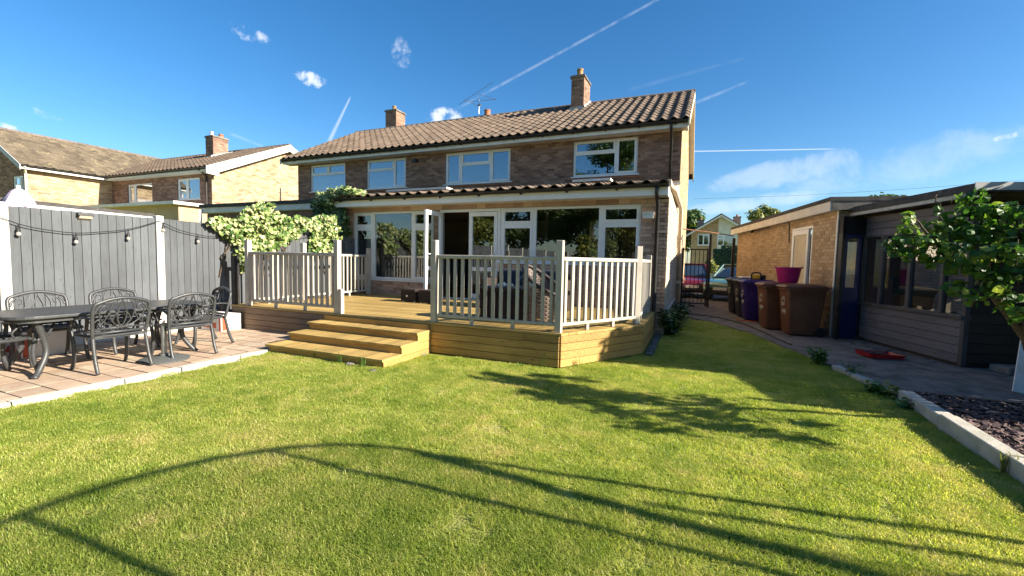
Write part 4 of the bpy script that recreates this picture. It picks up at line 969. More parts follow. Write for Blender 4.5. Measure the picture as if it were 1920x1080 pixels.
# ivy over the end of the fence; outline read in the fence plane (px), thickness towards the garden
q = random.Random(5)
iv = thing('ivy', 'variegated cream and green ivy spilling over the end of the fence', 'ivy', (FX+.1, 6.6, 0))
def inpoly(x, y, P):
    r = False; j = len(P)-1
    for i in range(len(P)):
        if (P[i][1] > y) != (P[j][1] > y) and x < (P[j][0]-P[i][0])*(y-P[i][1])/(P[j][1]-P[i][1])+P[i][0]: r = not r
        j = i
    return r
IV = [(384, 412), (402, 405), (440, 410), (452, 397), (470, 383), (492, 377), (505, 382), (515, 398), (530, 406), (548, 404), (575, 410), (600, 402), (625, 404), (632, 418), (626, 440), (622, 470), (580, 474), (578, 450), (584, 436), (573, 429), (560, 432), (549, 446), (530, 452), (514, 462), (506, 472), (470, 476), (468, 452), (455, 440), (442, 462), (432, 452), (415, 436), (395, 424)]
IV2 = [(442, 466), (454, 464), (458, 500), (452, 508), (444, 498)]
mb = MB(); n_ = 0; dkm = MB()
while n_ < 3800:
    x, y = q.uniform(380, 640), q.uniform(372, 512)
    if not (inpoly(x, y, IV) or (q.random() < .8 and inpoly(x, y, IV2))): continue
    th = .07+.3*max(0, mnoise.noise(Vector((x*.06, y*.06, 2.0)))+.25)
    p = Vector(onx(x, y, FX+.06))
    off = th*q.random()**.5
    p = p+Vector((off, q.uniform(-.05, .05), q.uniform(-.03, .03)))
    ivy_leaf(mb, p, q.uniform(.035, .08), (1+q.uniform(-.7, .3), q.uniform(-1, .8), q.uniform(-.3, 1.0)), q); n_ += 1
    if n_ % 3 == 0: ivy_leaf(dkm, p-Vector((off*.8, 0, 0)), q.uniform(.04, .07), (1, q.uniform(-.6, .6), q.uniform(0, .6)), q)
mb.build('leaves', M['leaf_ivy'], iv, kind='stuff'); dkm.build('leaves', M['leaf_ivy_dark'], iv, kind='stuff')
mb = MB()
for k in range(14):
    y0 = q.uniform(5.4, 8.6); pts = [(FX+.04, y0, 1.0)]
    for i in range(6): pts.append((FX+.04+.04*q.random(), pts[-1][1]+q.uniform(-.15, .15), 1.0+.19*(i+1)))
    mb.tube(pts, .012, 5)
mb.build('stem', M['bark'], iv)
# darker ivy climbing the corner of the extension and creeping on its roof edge
iw = thing('ivy', 'dark green ivy climbing the left corner of the extension to the roof edge', 'ivy', (-9.0, 8.8, 0))
mb = MB(); lt_ = MB(); q = random.Random(11)
DK = [(590, 378), (628, 378), (650, 395), (652, 440), (648, 480), (640, 500), (622, 495), (620, 440), (612, 420), (596, 404)]
n_ = 0
while n_ < 2300:
    x, y = q.uniform(586, 656), q.uniform(374, 520)
    if not inpoly(x, y, DK): continue
    p = Vector(ony(x, y, 8.95))+Vector((q.uniform(-.06, .06), q.uniform(-.2, .08), q.uniform(-.04, .04)))
    ivy_leaf(mb, p, q.uniform(.05, .09), (q.uniform(-.2, .8), -1+q.uniform(-.5, .5), q.uniform(-.1, .8)), q); n_ += 1
TP = [(590, 372), (596, 364), (618, 360), (626, 354), (652, 351), (676, 358), (679, 363), (640, 364), (624, 372), (618, 384), (606, 382), (594, 388)]
n_ = 0
while n_ < 1100:
    x, y = q.uniform(586, 682), q.uniform(348, 390)
    if not inpoly(x, y, TP): continue
    p = Vector(ony(x, y, 8.68))+Vector((q.uniform(-.05, .05), q.uniform(-.12, .35), q.uniform(-.03, .06)))
    ivy_leaf(lt_, p, q.uniform(.045, .08), (q.uniform(0, .8), -.5+q.uniform(-.5, .5), .5+q.uniform(0, .8)), q); n_ += 1
mb.build('leaves', M['leaf_ivy_dark'], iw, kind='stuff'); lt_.build('leaves', M['leaf_ivy'], iw, kind='stuff')
mb = MB()
for k in range(5):
    x0 = -9.1+.1*k; mb.tube([(x0, 9.06, .45), (x0+.05, 9.05, 1.2), (x0-.03, 9.03, 2.0), (x0+.04, 8.98, 2.7)], [.02, .018, .014, .01], 6)
mb.build('stem', M['bark'], iw)

# ------------------------------------------------------------------ patio
pt = tag(MB().prism([(-8.62, -3), (-5.86, -3), (-5.86, 5.6), (-8.62, 5.6)], -.05, .012, 'z').build('patio', M['sand']), kind='structure')
pm = MB().prism([(-.5, -.5), (.5, -.5), (.5, .5), (-.5, .5)], -.5, .46, 'z').add([(-.5, -.5, .46), (.5, -.5, .46), (.5, .5, .46), (-.5, .5, .46), (-.485, -.48, .5), (.485, -.48, .5), (.485, .48, .5), (-.485, .48, .5)], [(4, 5, 6, 7), (0, 1, 5, 4), (1, 2, 6, 5), (2, 3, 7, 6), (3, 0, 4, 7)]).mesh('paver', M['paver'])
y = 0.35; row = 0; q = random.Random(2)
while y < 5.55:
    d = min(.255, 5.58-y); x = -8.58+q.uniform(-.2, 0)
    while x < -5.86:
        L = q.choice((.26, .34, .34, .42)); x1 = min(x+L, -5.865); x0 = max(x, -8.58)
        if x1-x0 > .04: piece('paver', pm, pt, ((x0+x1)/2, y+d/2, .012+q.uniform(-.0015, .0015)), (q.uniform(-.004, .004), q.uniform(-.004, .004), 0), (x1-x0-.009, d-.009, .05))
        x += L
    y += .26; row += 1
ed = tag(MB().box(-5.84, -3, -.05, -5.70, .3, .03).build('patio_edging', M['edging']), 'pale concrete edging strip between the patio and the lawn', 'edging')
em = MB().box(-.5, -.5, -.5, .5, .5, .5).mesh('edging_stone', M['edging'])
y = .32
while y < 4.75:
    L = rng.uniform(.55, .9); xx = -5.77-.028*y
    piece('edging_stone', em, ed, (xx, y+L/2, -.01+rng.uniform(-.004, .004)), (0, rng.uniform(-.03, .03), .04+rng.uniform(-.012, .012)), (.105, L-.012, .1)); y += L

# ------------------------------------------------------------------ cast metal chairs and table
def bez(pts, n=6): return spl([Vector(p) for p in pts], n)
def make_chair():
    t = thing('garden_chair', 'x', 'chair', world=False)
    zb = lambda v: -.20-(v-.45)*.22            # leaning back plane
    # seat: perforated cast panel built of ring and scrolls
    s = MB(); ring = []
    for k in range(28):
        a = 2*math.pi*k/28; ex = lambda v: math.copysign(abs(v)**.55, v)
        ring.append((.255*ex(math.cos(a)), .02+.235*ex(math.sin(a)), .43))
    s.tube(ring, .021, 6, closed=True, flat=.8)
    for i in range(7):
        x = -.21+i*.07; s.tube(bez([(x, -.2, .428), (x+.02*(-1)**i, -.05, .42), (x-.02*(-1)**i, .1, .42), (x, .235, .428)], 3), .016, 5)
    for i in range(6):
        y = -.16+i*.075; s.tube(bez([(-.24, y, .427), (-.1, y+.015, .42), (.1, y-.015, .42), (.24, y, .427)], 3), .016, 5)
    s.box(-.245, -.215, .405, .245, -.185, .44).build('seat', M['iron'], t, auto=True)
    b = MB(); top = [(-.255, .40), (-.268, .55), (-.275, .70), (-.262, .80), (-.20, .835), (-.10, .865), (0, .875), (.10, .865), (.20, .835), (.262, .80), (.275, .70), (.268, .55), (.255, .40)]
    b.tube(bez([(u, zb(v), v) for u, v in top], 4), .02, 7)
    b.tube([(-.262, zb(.47), .47), (.262, zb(.47), .47)], .017, 6)
    b.tube([(-.262, zb(.52), .52), (.262, zb(.52), .52)], .011, 6)
    bo = b.build('backrest', M['iron'], t, smooth=True)
    k = MB()
    for sgn in (-1, 1):
        for crv in ([(0, .52), (.035, .6), (.045, .7), (.02, .79), (0, .85)], [(.02, .52), (.09, .6), (.12, .7), (.105, .79), (.07, .845)], [(.035, .52), (.14, .575), (.205, .65), (.215, .735), (.18, .79), (.145, .775), (.15, .735), (.175, .725)],
                    [(.12, .7), (.15, .64), (.17, .6), (.215, .56)], [(.255, .60), (.225, .63), (.205, .6), (.22, .575)], [(.07, .845), (.12, .83), (.17, .82)], [(.045, .7), (.075, .655), (.09, .6)], [(.255, .7), (.235, .76), (.2, .80)]):
            k.tube(bez([(sgn*u, zb(v), v) for u, v in crv], 4), .0125, 5, flat=.6)
    k.build('scrollwork', M['iron'], bo, smooth=True)
    for sx in (-1, 1):
        MB().tube(bez([(sx*.255, zb(.42), .42), (sx*.26, -.215, .3), (sx*.262, -.25, .14), (sx*.265, -.30, .015)], 4), [.02]*12+[.022], 7).build('leg', M['iron'], t, smooth=True)
        MB().tube(bez([(sx*.255, .235, .60), (sx*.262, .262, .52), (sx*.262, .245, .42), (sx*.258, .22, .28), (sx*.258, .235, .12), (sx*.262, .275, .015)], 4), .021, 7).build('leg', M['iron'], t, smooth=True)
        a = MB().tube(bez([(sx*.27, zb(.64), .64), (sx*.285, -.1, .655), (sx*.29, .08, .64), (sx*.285, .2, .625), (sx*.27, .25, .60)], 4), .019, 7, flat=.6)
        a.tube(bez([(sx*.26, .1, .43), (sx*.27, .05, .5), (sx*.275, .1, .57), (sx*.28, .17, .62)], 4), .01, 5)
        a.build('armrest', M['iron'], t, smooth=True)
    return t
ch0 = make_chair()
chairs = [(-6.50, 2.88, R_(90), 'black cast metal chair nearest the lawn, first in front of the table'),
          (-6.50, 3.68, R_(86), 'black cast metal chair in front of the table, right of the parasol base'),
          (-7.55, 2.72, R_(-90), 'black cast metal chair behind the table, left one against the fence'),
          (-7.55, 3.52, R_(-88), 'black cast metal chair behind the table, right one near the concrete post'),
          (-7.05, 4.28, R_(172), 'black cast metal chair at the table end nearest the deck'),
          (-7.02, 2.05, R_(8), 'black cast metal chair at the table end cut off by the photo edge')]
for i, (x, y, rz, lab) in enumerate(chairs):
    o = ch0 if i == 0 else copy_tree(ch0)
    o.location = (x, y, .036); o.rotation_euler = (0, 0, rz); o['label'] = lab; o['group'] = 'cast metal patio chairs'
tb = thing('patio_table', 'long dark grey cast metal patio table with rounded corners', 'table', (-7.02, 3.12, .036))
def rrect(x0, y0, x1, y1, r, n=6):
    o_ = []
    for (cx, cy, a0) in ((x1-r, y0+r, -90), (x1-r, y1-r, 0), (x0+r, y1-r, 90), (x0+r, y0+r, 180)):
        for k in range(n+1): a = R_(a0+90*k/n); o_.append((cx+r*math.cos(a), cy+r*math.sin(a)))
    return o_
MB().prism(rrect(-7.52, 2.05, -6.52, 4.12, .25), .70, .735, 'z').build('tabletop', M['iron'], tb, bevel=.008)
MB().prism(rrect(-7.46, 2.11, -6.58, 4.06, .2), .655, .70, 'z').build('apron', M['iron'], tb)
for sx in (-1, 1):
    for sy in (-1, 1):
        cx, cy = -7.02+sx*.33, 3.085+sy*.78
        MB().tube(bez([(cx, cy, .66), (cx-sx*.02, cy-sy*.05, .5), (cx-sx*.03, cy-sy*.08, .3), (cx+sx*.02, cy, .12), (cx+sx*.07, cy+sy*.06, .04)], 4), [.035]*4+[.03]*12+[.032], 8).build('leg', M['iron'], tb, smooth=True)
        MB().tube(bez([(cx, cy, .45), (cx-sx*.08, cy-sy*.12, .5), (cx-sx*.16, cy-sy*.2, .6), (cx-sx*.18, cy-sy*.26, .68)], 4), .014, 6).build('bracket', M['iron'], tb, smooth=True)
pbx, pby = -6.42, 3.40
ps = thing('parasol_base', 'round grey parasol base with upright tube between the two front chairs', 'parasol base', (pbx, pby, .036))
MB().lathe([(.27, .036), (.275, .06), (.20, .085), (.06, .10), (.06, .13), (0, .13)], 28, (pbx, pby, 0)).build('base_plate', M['stone_base'], ps, auto=True)
MB().lathe([(.034, .1), (.034, .5), (.026, .5), (.026, .3)], 14, (pbx, pby, 0)).build('tube', M['steel'], ps, auto=True)
MB().tube([(pbx+.03, pby, .44), (pbx+.09, pby, .44)], .012, 6).build('knob', M['black_plastic'], ps)
# red and white boxes
def printed_box(label, x0, y0, x1, y1, h, z=.037, rz=0):
    b = thing('cardboard_box', label, 'box', ((x0+x1)/2, (y0+y1)/2, z))
    MB().box(x0, y0, z, x1, y1, z+h).build('carton', M['card_white'], b, bevel=.006)
    e = .003
    mb = MB().box(x1+.0005, y0+.02, z+.01, x1+e, y0+.1, z+h-.02)
    mb.prism([(x0+.05, z+.05), (x1-.14, z+.05), (x1-.14, z+h*.52), (x0+.3*(x1-x0), z+h*.42)], y0-e, y0-.0005, 'y'); mb.box(x0+.02, y0-e, z+h*.62, x0+.15, y0-.0005, z+h*.9)
    mb.box(x1-.05, y0-e, z+.01, x1-.002, y0-.0005, z+h-.02)
    mb.build('print', M['orange_red'], b)
    MB().box(x0+.02, (y0+y1)/2-.025, z+h+.0005, x1-.02, (y0+y1)/2+.025, z+h+.002).build('tape', M['cream'], b)
    return b
printed_box('white and red carton standing on the patio against the deck corner', -8.5, 5.12, -7.93, 5.5, .30)
printed_box('white and red carton in the shade behind the left end of the table', -8.5, 2.6, -8.0, 3.1, .33)
printed_box('second red and white carton by the fence behind the table, cut by photo edge', -8.45, 1.95, -7.9, 2.4, .42)
# ------------------------------------------------------------------ deck
YD, DZ, DXL = 5.588, 0.475, -8.27
C1 = (-1.68, YD); C2 = (-0.78, 7.09); C3 = (-0.80, 9.10)
def dxr(y): return C1[0]+(C2[0]-C1[0])*(y-YD)/(C2[1]-YD) if y < C2[1] else C2[0]+(C3[0]-C2[0])*(y-C2[1])/(C3[1]-C2[1])
M['deck_brown'] = woodmat('deck_brown', (0.22, 0.155, 0.10), (0.15, 0.10, 0.065), 0.75, 5, (0.6, 9, 9), 0.12)  # browner boards for the deck front left of the steps and the frame
dk = thing('timber_deck', 'raised timber deck with yellowish boards and boarded sides behind the house', 'deck', (-5, 7.3, 0))
MB().prism([(DXL+.06, YD+.06), (C1[0]-.05, YD+.06), (C2[0]-.08, C2[1]), (C3[0]-.08, C3[1]-.02), (DXL+.06, 9.12)], .0, DZ-.05, 'z').build('frame', M['deck_brown'], dk)
y = YD-.035
while y < 9.1:
    b = min(y+.136, 9.13)
    r0, r1 = dxr(max(y, YD))+.03, dxr(b)+.03
    MB().prism([(DXL-.03, y+.003), (r0, y+.003), (r1, b-.003), (DXL-.03, b-.003)], DZ-.03+rng.uniform(-.001, .001), DZ+rng.uniform(-.0015, .0015), 'z').build('deck_board', M['deck'], dk)
    y += .14
def clad(p, q, mat, n=4, z0=.012, z1=DZ-.034, t=.028):
    p, q = Vector((*p, 0)), Vector((*q, 0)); L = (q-p).length; d = (q-p)/L; nn = Vector((d.y, -d.x, 0))
    T = frame_T(p, d, nn); h = (z1-z0)/n
    for k in range(n): MB().obox(T, .002, 0, z0+k*h+.004, L-.002, t+rng.uniform(-.002, .002), z0+(k+1)*h-.002).build('side_board', M[mat], dk, bevel=.004)
clad((DXL, YD), (-5.9, YD), 'deck_brown'); clad((-5.9, YD), C1, 'deck_side'); clad(C1, C2, 'deck_side'); clad(C2, C3, 'deck_side')
# steps
stp = thing('deck_steps', 'three wide timber steps leading from the lawn up to the deck', 'steps', (-4.8, 5.0, 0))
SX0, SX1 = -5.90, -3.71
for i, (ya, z) in enumerate(((4.45, .12), (4.83, .24), (5.205, .36))):
    yb = ya+.40 if i < 2 else YD-.034
    MB().box(SX0+.05, ya+.03, .0, SX1-.035, ya+.058, z-.034).build('riser', M['deck_side'], stp)
    n = 15; wd = (SX1-SX0)/n
    for k in range(n): MB().box(SX0+k*wd+.0015, ya, z-.032, SX0+(k+1)*wd-.0015, yb, z+rng.uniform(-.001, .001)).build('tread_board', M['deck'], stp)
    for sx in (SX0+.025, SX1-.03):
        MB().box(sx, ya+.03, z-.150 if i else .005, sx+.022, YD-.034, z-.036).build('side_board', M['deck_side'], stp)
MB().box(SX0+.055, YD-.07, .30, SX1-.04, YD-.036, .44).build('riser', M['deck_side'], stp)
# balustrade
bl = thing('deck_balustrade', 'grey-beige painted timber balustrade with square balusters round the deck', 'balustrade', (-5, 6.5, DZ))
PT = 1.25; RT = 1.03
def bpost(x, y, h=PT, rz=0, s=.045):
    T = Matrix.Translation((x, y, 0)) @ Matrix.Rotation(rz, 4, 'Z')
    MB().obox(T, -s, -s, DZ+.0005, s, s, DZ+h).build('post', M['rail_paint'], bl, bevel=.006)
bal_m = MB().box(-.5, -.5, -.5, .5, .5, .5).mesh('baluster', M['rail_paint'])
def bsection(p, q, n, e0=.045, e1=.045, drop=0.0, bw=.042):
    p, q = Vector((*p, 0)), Vector((*q, 0)); d = (q-p).normalized(); L = (q-p).length; nn = Vector((d.y, -d.x, 0)); T = frame_T(p, d, nn)
    rz = math.atan2(d.y, d.x)
    MB().obox(T, e0, -.035, DZ+RT-.055, L-e1, .035, DZ+RT).build('rail', M['rail_paint'], bl, bevel=.01)
    MB().obox(T, e0, -.022, DZ+.085, L-e1, .022, DZ+.13).build('rail', M['rail_paint'], bl, bevel=.006)
    for k in range(n):
        u = e0+(L-e0-e1)*(k+.5)/n; c_ = T @ Vector((u, 0, DZ+.13+(RT-.185)/2))
        piece('baluster', bal_m, bl, c_, (0, 0, rz+rng.uniform(-.03, .03)), (bw, .034, RT-.185))
    for u in (L*.33, L*.66): MB().obox(T, u-.025, -.02, DZ+.0005, u+.025, .02, DZ+.085).build('foot_block', M['rail_paint'], bl)
pa, pb2, pc2, pd = (-7.88, YD+.04), (-5.65, YD+.04), (-3.70, YD+.04), (-1.72, YD+.05)
pe, pf = (-0.88, 7.10), (-0.90, 8.85)
for p_ in (pa, pb2, pc2, pd): bpost(*p_)
bpost(*pe, PT-.02, R_(30)); bpost(*pf, PT-.13)
bsection(pa, pb2, 17); bsection(pc2, pd, 15); bsection(pd, pe, 12); bsection(pe, pf, 12)
lm = float(onx(569, 480, -7.90)[1]); bpost(-7.90, lm, PT); bpost(-7.92, 8.95, PT-.05)
bsection(pa, (-7.90, lm), max(6, int((lm-YD)/.135))); bsection((-7.90, lm), (-7.92, 8.95), max(6, int((8.95-lm)/.135)))
MB().box(-5.60, YD+.0, DZ+.0005, -5.545, YD+.08, DZ+.42).build('post', M['rail_paint'], bl)
# deck furniture
def weave(mb, T, u0, u1, z0, z1, w=0.0, nu=None, nz=None, r=None):
    """woven panel: vertical stakes with horizontal strands passing in and out"""
    nz = nz or int((z1-z0)/.022); nu = nu or int((u1-u0)/.05)
    for k in range(nz):
        z = z0+(z1-z0)*(k+.5)/nz
        pts = [T @ Vector((u0+(u1-u0)*i/(nu*2), w+.006*(1 if (i+k) % 2 else -1), z)) for i in range(nu*2+1)]
        mb.tube(pts, .0095, 4)
    for i in range(nu+1): mb.obox(T, u0+(u1-u0)*i/nu-.008, w-.004, z0, u0+(u1-u0)*i/nu+.008, w+.004, z1)
    return mb
x0 = float(ony(896, 590, 6.15)[0]); x1 = float(ony(984, 590, 6.15)[0])
ct = thing('rattan_table', 'black cube rattan table behind the front balusters of the deck', 'table', ((x0+x1)/2, 6.5, DZ))
MB().box(x0+.03, 6.18, DZ, x1-.03, 6.82, DZ+.5).build('body', M['rattan'], ct)
mb = MB()
weave(mb, frame_T((x0, 6.165, 0), (1, 0, 0), (0, -1, 0)), 0, x1-x0, DZ+.03, DZ+.5); weave(mb, frame_T((x1-.015, 6.165, 0), (0, 1, 0), (1, 0, 0)), 0, .65, DZ+.03, DZ+.5)
mb.build('weave', M['rattan'], ct); MB().box(x0-.02, 6.14, DZ+.5, x1+.02, 6.84, DZ+.535).build('tabletop', M['black_plastic'], ct, bevel=.006)
tag(MB().lathe([(0, 0), (.07, .0), (.085, .03), (.06, .06), (.03, .075), (0, .08)], 10, (x0+.33, 6.35, DZ+.536)).lathe([(0, 0), (.05, 0), (.055, .04), (.03, .07), (0, .075)], 9, (x0+.48, 6.33, DZ+.536)).build('folded_cloth', M['card_white'], smooth=True), 'crumpled white cloth lying on the black rattan table', 'cloth')
bh = MB(); bx = x0+.72
bh.tube(bez([(bx-.14, 6.3, DZ+.56), (bx-.05, 6.3, DZ+.70), (bx+.05, 6.3, DZ+.76), (bx+.10, 6.3, DZ+.62), (bx+.15, 6.3, DZ+.56)], 5), .014, 6); bh.tube(bez([(bx-.02, 6.3, DZ+.73), (bx+.10, 6.3, DZ+.73), (bx+.2, 6.3, DZ+.74)], 4), .008, 5)
M['blue_cloth'] = surf('blue_cloth', (0.09, 0.27, 0.42), (0.07, 0.2, 0.33), 9, 0.8, 0.1, 90)
tag(bh.build('blue_frame', M['blue_cloth'], smooth=True), 'small light blue looped handle standing on the black rattan table', 'handle')
sf = thing('rattan_sofa', 'dark rattan sofa with navy back cushions against the deck wall', 'sofa', (-3.0, 8.3, DZ))
sx0, sx1 = -4.0, -2.3
MB().box(sx0+.05, 7.75, DZ+.06, sx1-.05, 8.5, DZ+.30).build('seat', M['rattan'], sf); MB().box(sx0+.1, 7.74, DZ+.30, sx1-.1, 8.35, DZ+.42).build('cushion', M['navy'], sf, bevel=.03)
mb = MB(); weave(mb, frame_T((sx0, 7.73, 0), (1, 0, 0), (0, -1, 0)), 0, sx1-sx0, DZ+.06, DZ+.30, nu=30); weave(mb, frame_T((sx0, 8.53, 0), (1, 0, 0), (0, -1, 0)), 0, sx1-sx0, DZ+.3, DZ+.72, nu=30); mb.build('weave', M['rattan'], sf)
for k in range(2): MB().box(sx0+.12+k*.74, 8.32, DZ+.42, sx0+.82+k*.74, 8.48, DZ+.78).build('cushion', M['navy'], sf, bevel=.04)
for s in (sx0, sx1-.1): MB().box(s, 7.75, DZ, s+.1, 8.55, DZ+.60).build('arm', M['rattan'], sf, bevel=.02)
# rattan armchair with a curved black rim, close to the corner post
ac = thing('rattan_armchair', 'brown woven rattan armchair with black sloping rim behind the deck balusters', 'armchair', (-1.95, 6.25, DZ))
acx, acy = float(ony(1012, 590, 6.2)[0]), 6.38
mb = MB(); rim = []; NN = 34
def rimz(t): return .47+.42*(0.5+0.5*math.cos((t-R_(170))*1.0))**1.4
for k in range(NN+1):
    t = R_(40)+R_(280)*k/NN; rim.append((acx+.33*math.cos(t), acy+.30*math.sin(t), DZ+rimz(t)))
for k in range(0, NN):
    for j in range(0, 30):
        z = .05+j*.03
        if z < rimz(R_(40)+R_(280)*k/NN)-.02:
            a, b = rim[k], rim[k+1]; f = 1.0+.012*(1 if (k+j) % 2 else -1)-.12*(1-min(1, z/.6))
            mb.beam((acx+(a[0]-acx)*f, acy+(a[1]-acy)*f, DZ+z), (acx+(b[0]-acx)*f, acy+(b[1]-acy)*f, DZ+z), .012, .024)
mb.build('weave', M['rattan_light'], ac)
MB().tube(rim, .032, 7).build('rim', M['rattan'], ac, smooth=True)
mb = MB()
for k in range(0, NN+1, 3): mb.tube([(acx+(rim[k][0]-acx)*.87, acy+(rim[k][1]-acy)*.87, DZ), rim[k]], .014, 5)
mb.build('stake', M['rattan'], ac)
MB().lathe([(.28, .36), (.29, .38), (.28, .46), (.2, .48), (0, .485)], 20, (acx, acy, DZ)).build('seat', M['navy'], ac, auto=True)
pmx = float(onz(752, 566, DZ)[0]); pmy = float(onz(752, 566, DZ)[1])
for i, (dx, lab) in enumerate(((0, 'brown woven cube planter on the deck below the left window'), (.47, 'second brown woven cube planter, partly behind the open door'))):
    pl = thing('cube_planter', lab, 'planter', (pmx+.2+dx, pmy+.2, DZ), group='brown cube planters')
    xx = pmx+dx; MB().box(xx+.01, pmy+.01, DZ+.025, xx+.36, pmy+.36, DZ+.29).build('body', M['rattan'], pl)
    mb = MB(); weave(mb, frame_T((xx, pmy+.004, 0), (1, 0, 0), (0, -1, 0)), 0, .37, DZ+.03, DZ+.29); weave(mb, frame_T((xx+.366, pmy, 0), (0, 1, 0), (1, 0, 0)), 0, .37, DZ+.03, DZ+.29); mb.build('weave', M['rattan'], pl)
    for (a, b) in ((.02, .02), (.31, .02), (.02, .31), (.31, .31)): MB().box(xx+a, pmy+b, DZ, xx+a+.04, pmy+b+.04, DZ+.025).build('foot', M['white_paint'], pl)
    if i == 0: MB().box(xx+.14, pmy-.012, DZ+.12, xx+.18, pmy-.004, DZ+.16).build('label_plate', M['white_paint'], pl)

# ------------------------------------------------------------------ garage (askew to the house)
def on_wall(px, py, O, D):
    """pixel -> (u along D, z) on the vertical wall through O"""
    d = ray(px, py); n = np.array([D.y, -D.x, 0.0]); t = (n@(np.array(O)-_C))/(n@d); p = _C+d*t
    return float((p-np.array(O))@np.array(D)), float(p[2])
gar = thing('garage', 'buff brick flat-roofed garage with white door beside the driveway', 'garage', tuple(G0))
GT = frame_T(G0, GAR_D, GAR_N); GL = on_wall(1381, 500, G0, GAR_D)[0]; GH = 2.56
u0d, zt = on_wall(1487, 430, G0, GAR_D); u1d, _z = on_wall(1526, 424, G0, GAR_D); ud0, ud1 = min(u0d, u1d), max(u0d, u1d)
gops = [(ud0, ud1, .12, zt)]
gw_ = slab(MB(), GT, 0, GL, 0, GH, gops).build('wall', M['mortar'], gar)
brick_field(MB(), GT, 0, GL, .1, GH, gops).build('brickwork', M['brick_garage'], gw_, kind='stuff')
TGe = frame_T(G0, -GAR_N, -GAR_D)
MB().obox(TGe, .0, -.25, 0, 3.0, -.002, GH).build('wall', M['brick_garage'], gar)
MB().obox(GT, GL-.25, -3.0, 0, GL, -.25, GH).obox(GT, 0, -3.0, 0, GL, -2.75, GH).build('wall', M['brick_garage'], gar)
MB().obox(GT, -.18, -3.1, GH+.17, GL+.12, .24, GH+.25).build('roof', M['felt'], gar)
MB().obox(GT, -.15, .19, GH-.02, GL+.1, .225, GH+.168).build('fascia', M['soffit'], gar)
MB().obox(GT, -.15, 0, GH, GL+.1, .19, GH+.02).build('soffit', M['white_paint'], gar)
MB().obox(GT, -.17, -3.05, GH-.0, -.14, .19, GH+.168).build('fascia', M['concrete'], gar)
MB().obox(GT, -.004, .0, 0, .06, .012, GH).build('corner_strip', M['white_paint'], gar)
d_ = slab(MB(), GT, ud0, ud1, .12, zt, [(ud0+.05, ud1-.05, .13, zt-.05)], -.08, .012).build('door_frame', M['upvc'], gar)
DT = frame_T(GT @ Vector((ud1-.06, .0, 0)), -GAR_D+GAR_N*.0, GAR_N)
dw = ud1-ud0-.12
dl = MB()
for (a, b, z0, z1) in rects(0, dw*.86, .14, zt-.06, [(.09, dw*.86-.09, .25, zt-.17)]): dl.obox(DT, a, -.03, z0, b, .02, z1)
dl = dl.build('door', M['upvc'], gar)
MB().obox(DT, .085, -.01, .245, dw*.86-.085, .0, zt-.165).build('panel', M['cream'], dl)
MB().obox(GT, ud0+.05, -.5, .13, ud1-.05, -.48, zt-.05).build('dark_sheet', M['black_plastic'], gar)  # black sheet standing in for the darkness inside the garage
cb = [GT @ Vector((u, .02, z)) for u, z in (on_wall(1423, 433, G0, GAR_D), on_wall(1455, 421, G0, GAR_D), on_wall(1476, 410, G0, GAR_D), on_wall(1481, 415, G0, GAR_D), on_wall(1481, 455, G0, GAR_D))]
MB().tube(spl(cb, 4), .012, 5).build('cable', M['black_plastic'], gar)
u_, z_ = on_wall(1420, 430, G0, GAR_D); MB().obox(GT, u_-.06, .0, z_-.03, u_+.06, .1, z_+.06).tube([GT @ Vector((u_, .08, z_)), GT @ Vector((u_-.25, .22, z_-.1))], .035, 8).build('flood_light', M['black_plastic'], gar)

# ------------------------------------------------------------------ shed / summerhouse
shd = thing('timber_shed', 'dark grey timber shed with a row of windows and felt roof', 'shed', tuple(S0))
SHD_D = Vector((-.263, .965, 0)).normalized(); SHD_N = Vector((-SHD_D.y, SHD_D.x, 0))
ST = frame_T(S0, SHD_D, SHD_N); SL = on_wall(1621, 480, S0, SHD_D)[0]
zsill = .78; zhead = 2.02; SHT = 2.42
def boards(parent, T, u0, u1, z0, z1, n, mat, t=.022, name='board'):
    h = (z1-z0)/n
    for k in range(n):
        za = z0+k*h
        vs = [T @ Vector(p) for p in ((u0, 0, za), (u1, 0, za), (u1, t, za), (u0, t, za), (u0, 0, za+h-.009), (u1, 0, za+h-.009), (u1, .012, za+h-.009), (u0, .012, za+h-.009))]
        MB().add(vs, MB.BF if T.determinant() > 0 else [f[::-1] for f in MB.BF]).build(name, M[mat], parent)
boards(shd, ST, 0, SL, .08, zsill-.05, 5, 'shed_paint'); boards(shd, ST, 0, SL, zhead+.03, SHT, 3, 'shed_paint')
MB().obox(ST, .005, -.03, .0, SL, -.001, zsill-.04).obox(ST, .005, -.03, zhead+.02, SL, -.001, SHT).build('wall', M['shed_dark'], shd)
MB().obox(ST, -.02, -.06, zsill-.05, SL+.02, .07, zsill).build('sill', M['shed_trim'], shd)
mul = [0.0]+[on_wall(x, 520, S0, SHD_D)[0] for x in (1768, 1705, 1652)]+[SL]
mul = sorted(mul)
wf_ = MB()
for i, u in enumerate(mul): wf_.obox(ST, u-.035 if i else 0, -.05, zsill, u+.035 if i < len(mul)-1 else SL, .02, zhead)
wf_.obox(ST, 0, -.045, zhead, SL, .018, zhead+.05)
wf_ = wf_.build('window', M['shed_trim'], shd)
for i in range(len(mul)-1): MB().obox(ST, mul[i]+.03, -.02, zsill, mul[i+1]-.03, -.015, zhead).build('pane', M['glass_up'], wf_)
TE2 = frame_T(S0, -SHD_N, -SHD_D)
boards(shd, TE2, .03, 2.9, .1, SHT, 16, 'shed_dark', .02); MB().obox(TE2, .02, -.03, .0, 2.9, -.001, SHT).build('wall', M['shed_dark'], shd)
MB().obox(ST, -.035, -.03, .05, .03, .03, SHT).build('corner_trim', M['shed_trim'], shd)
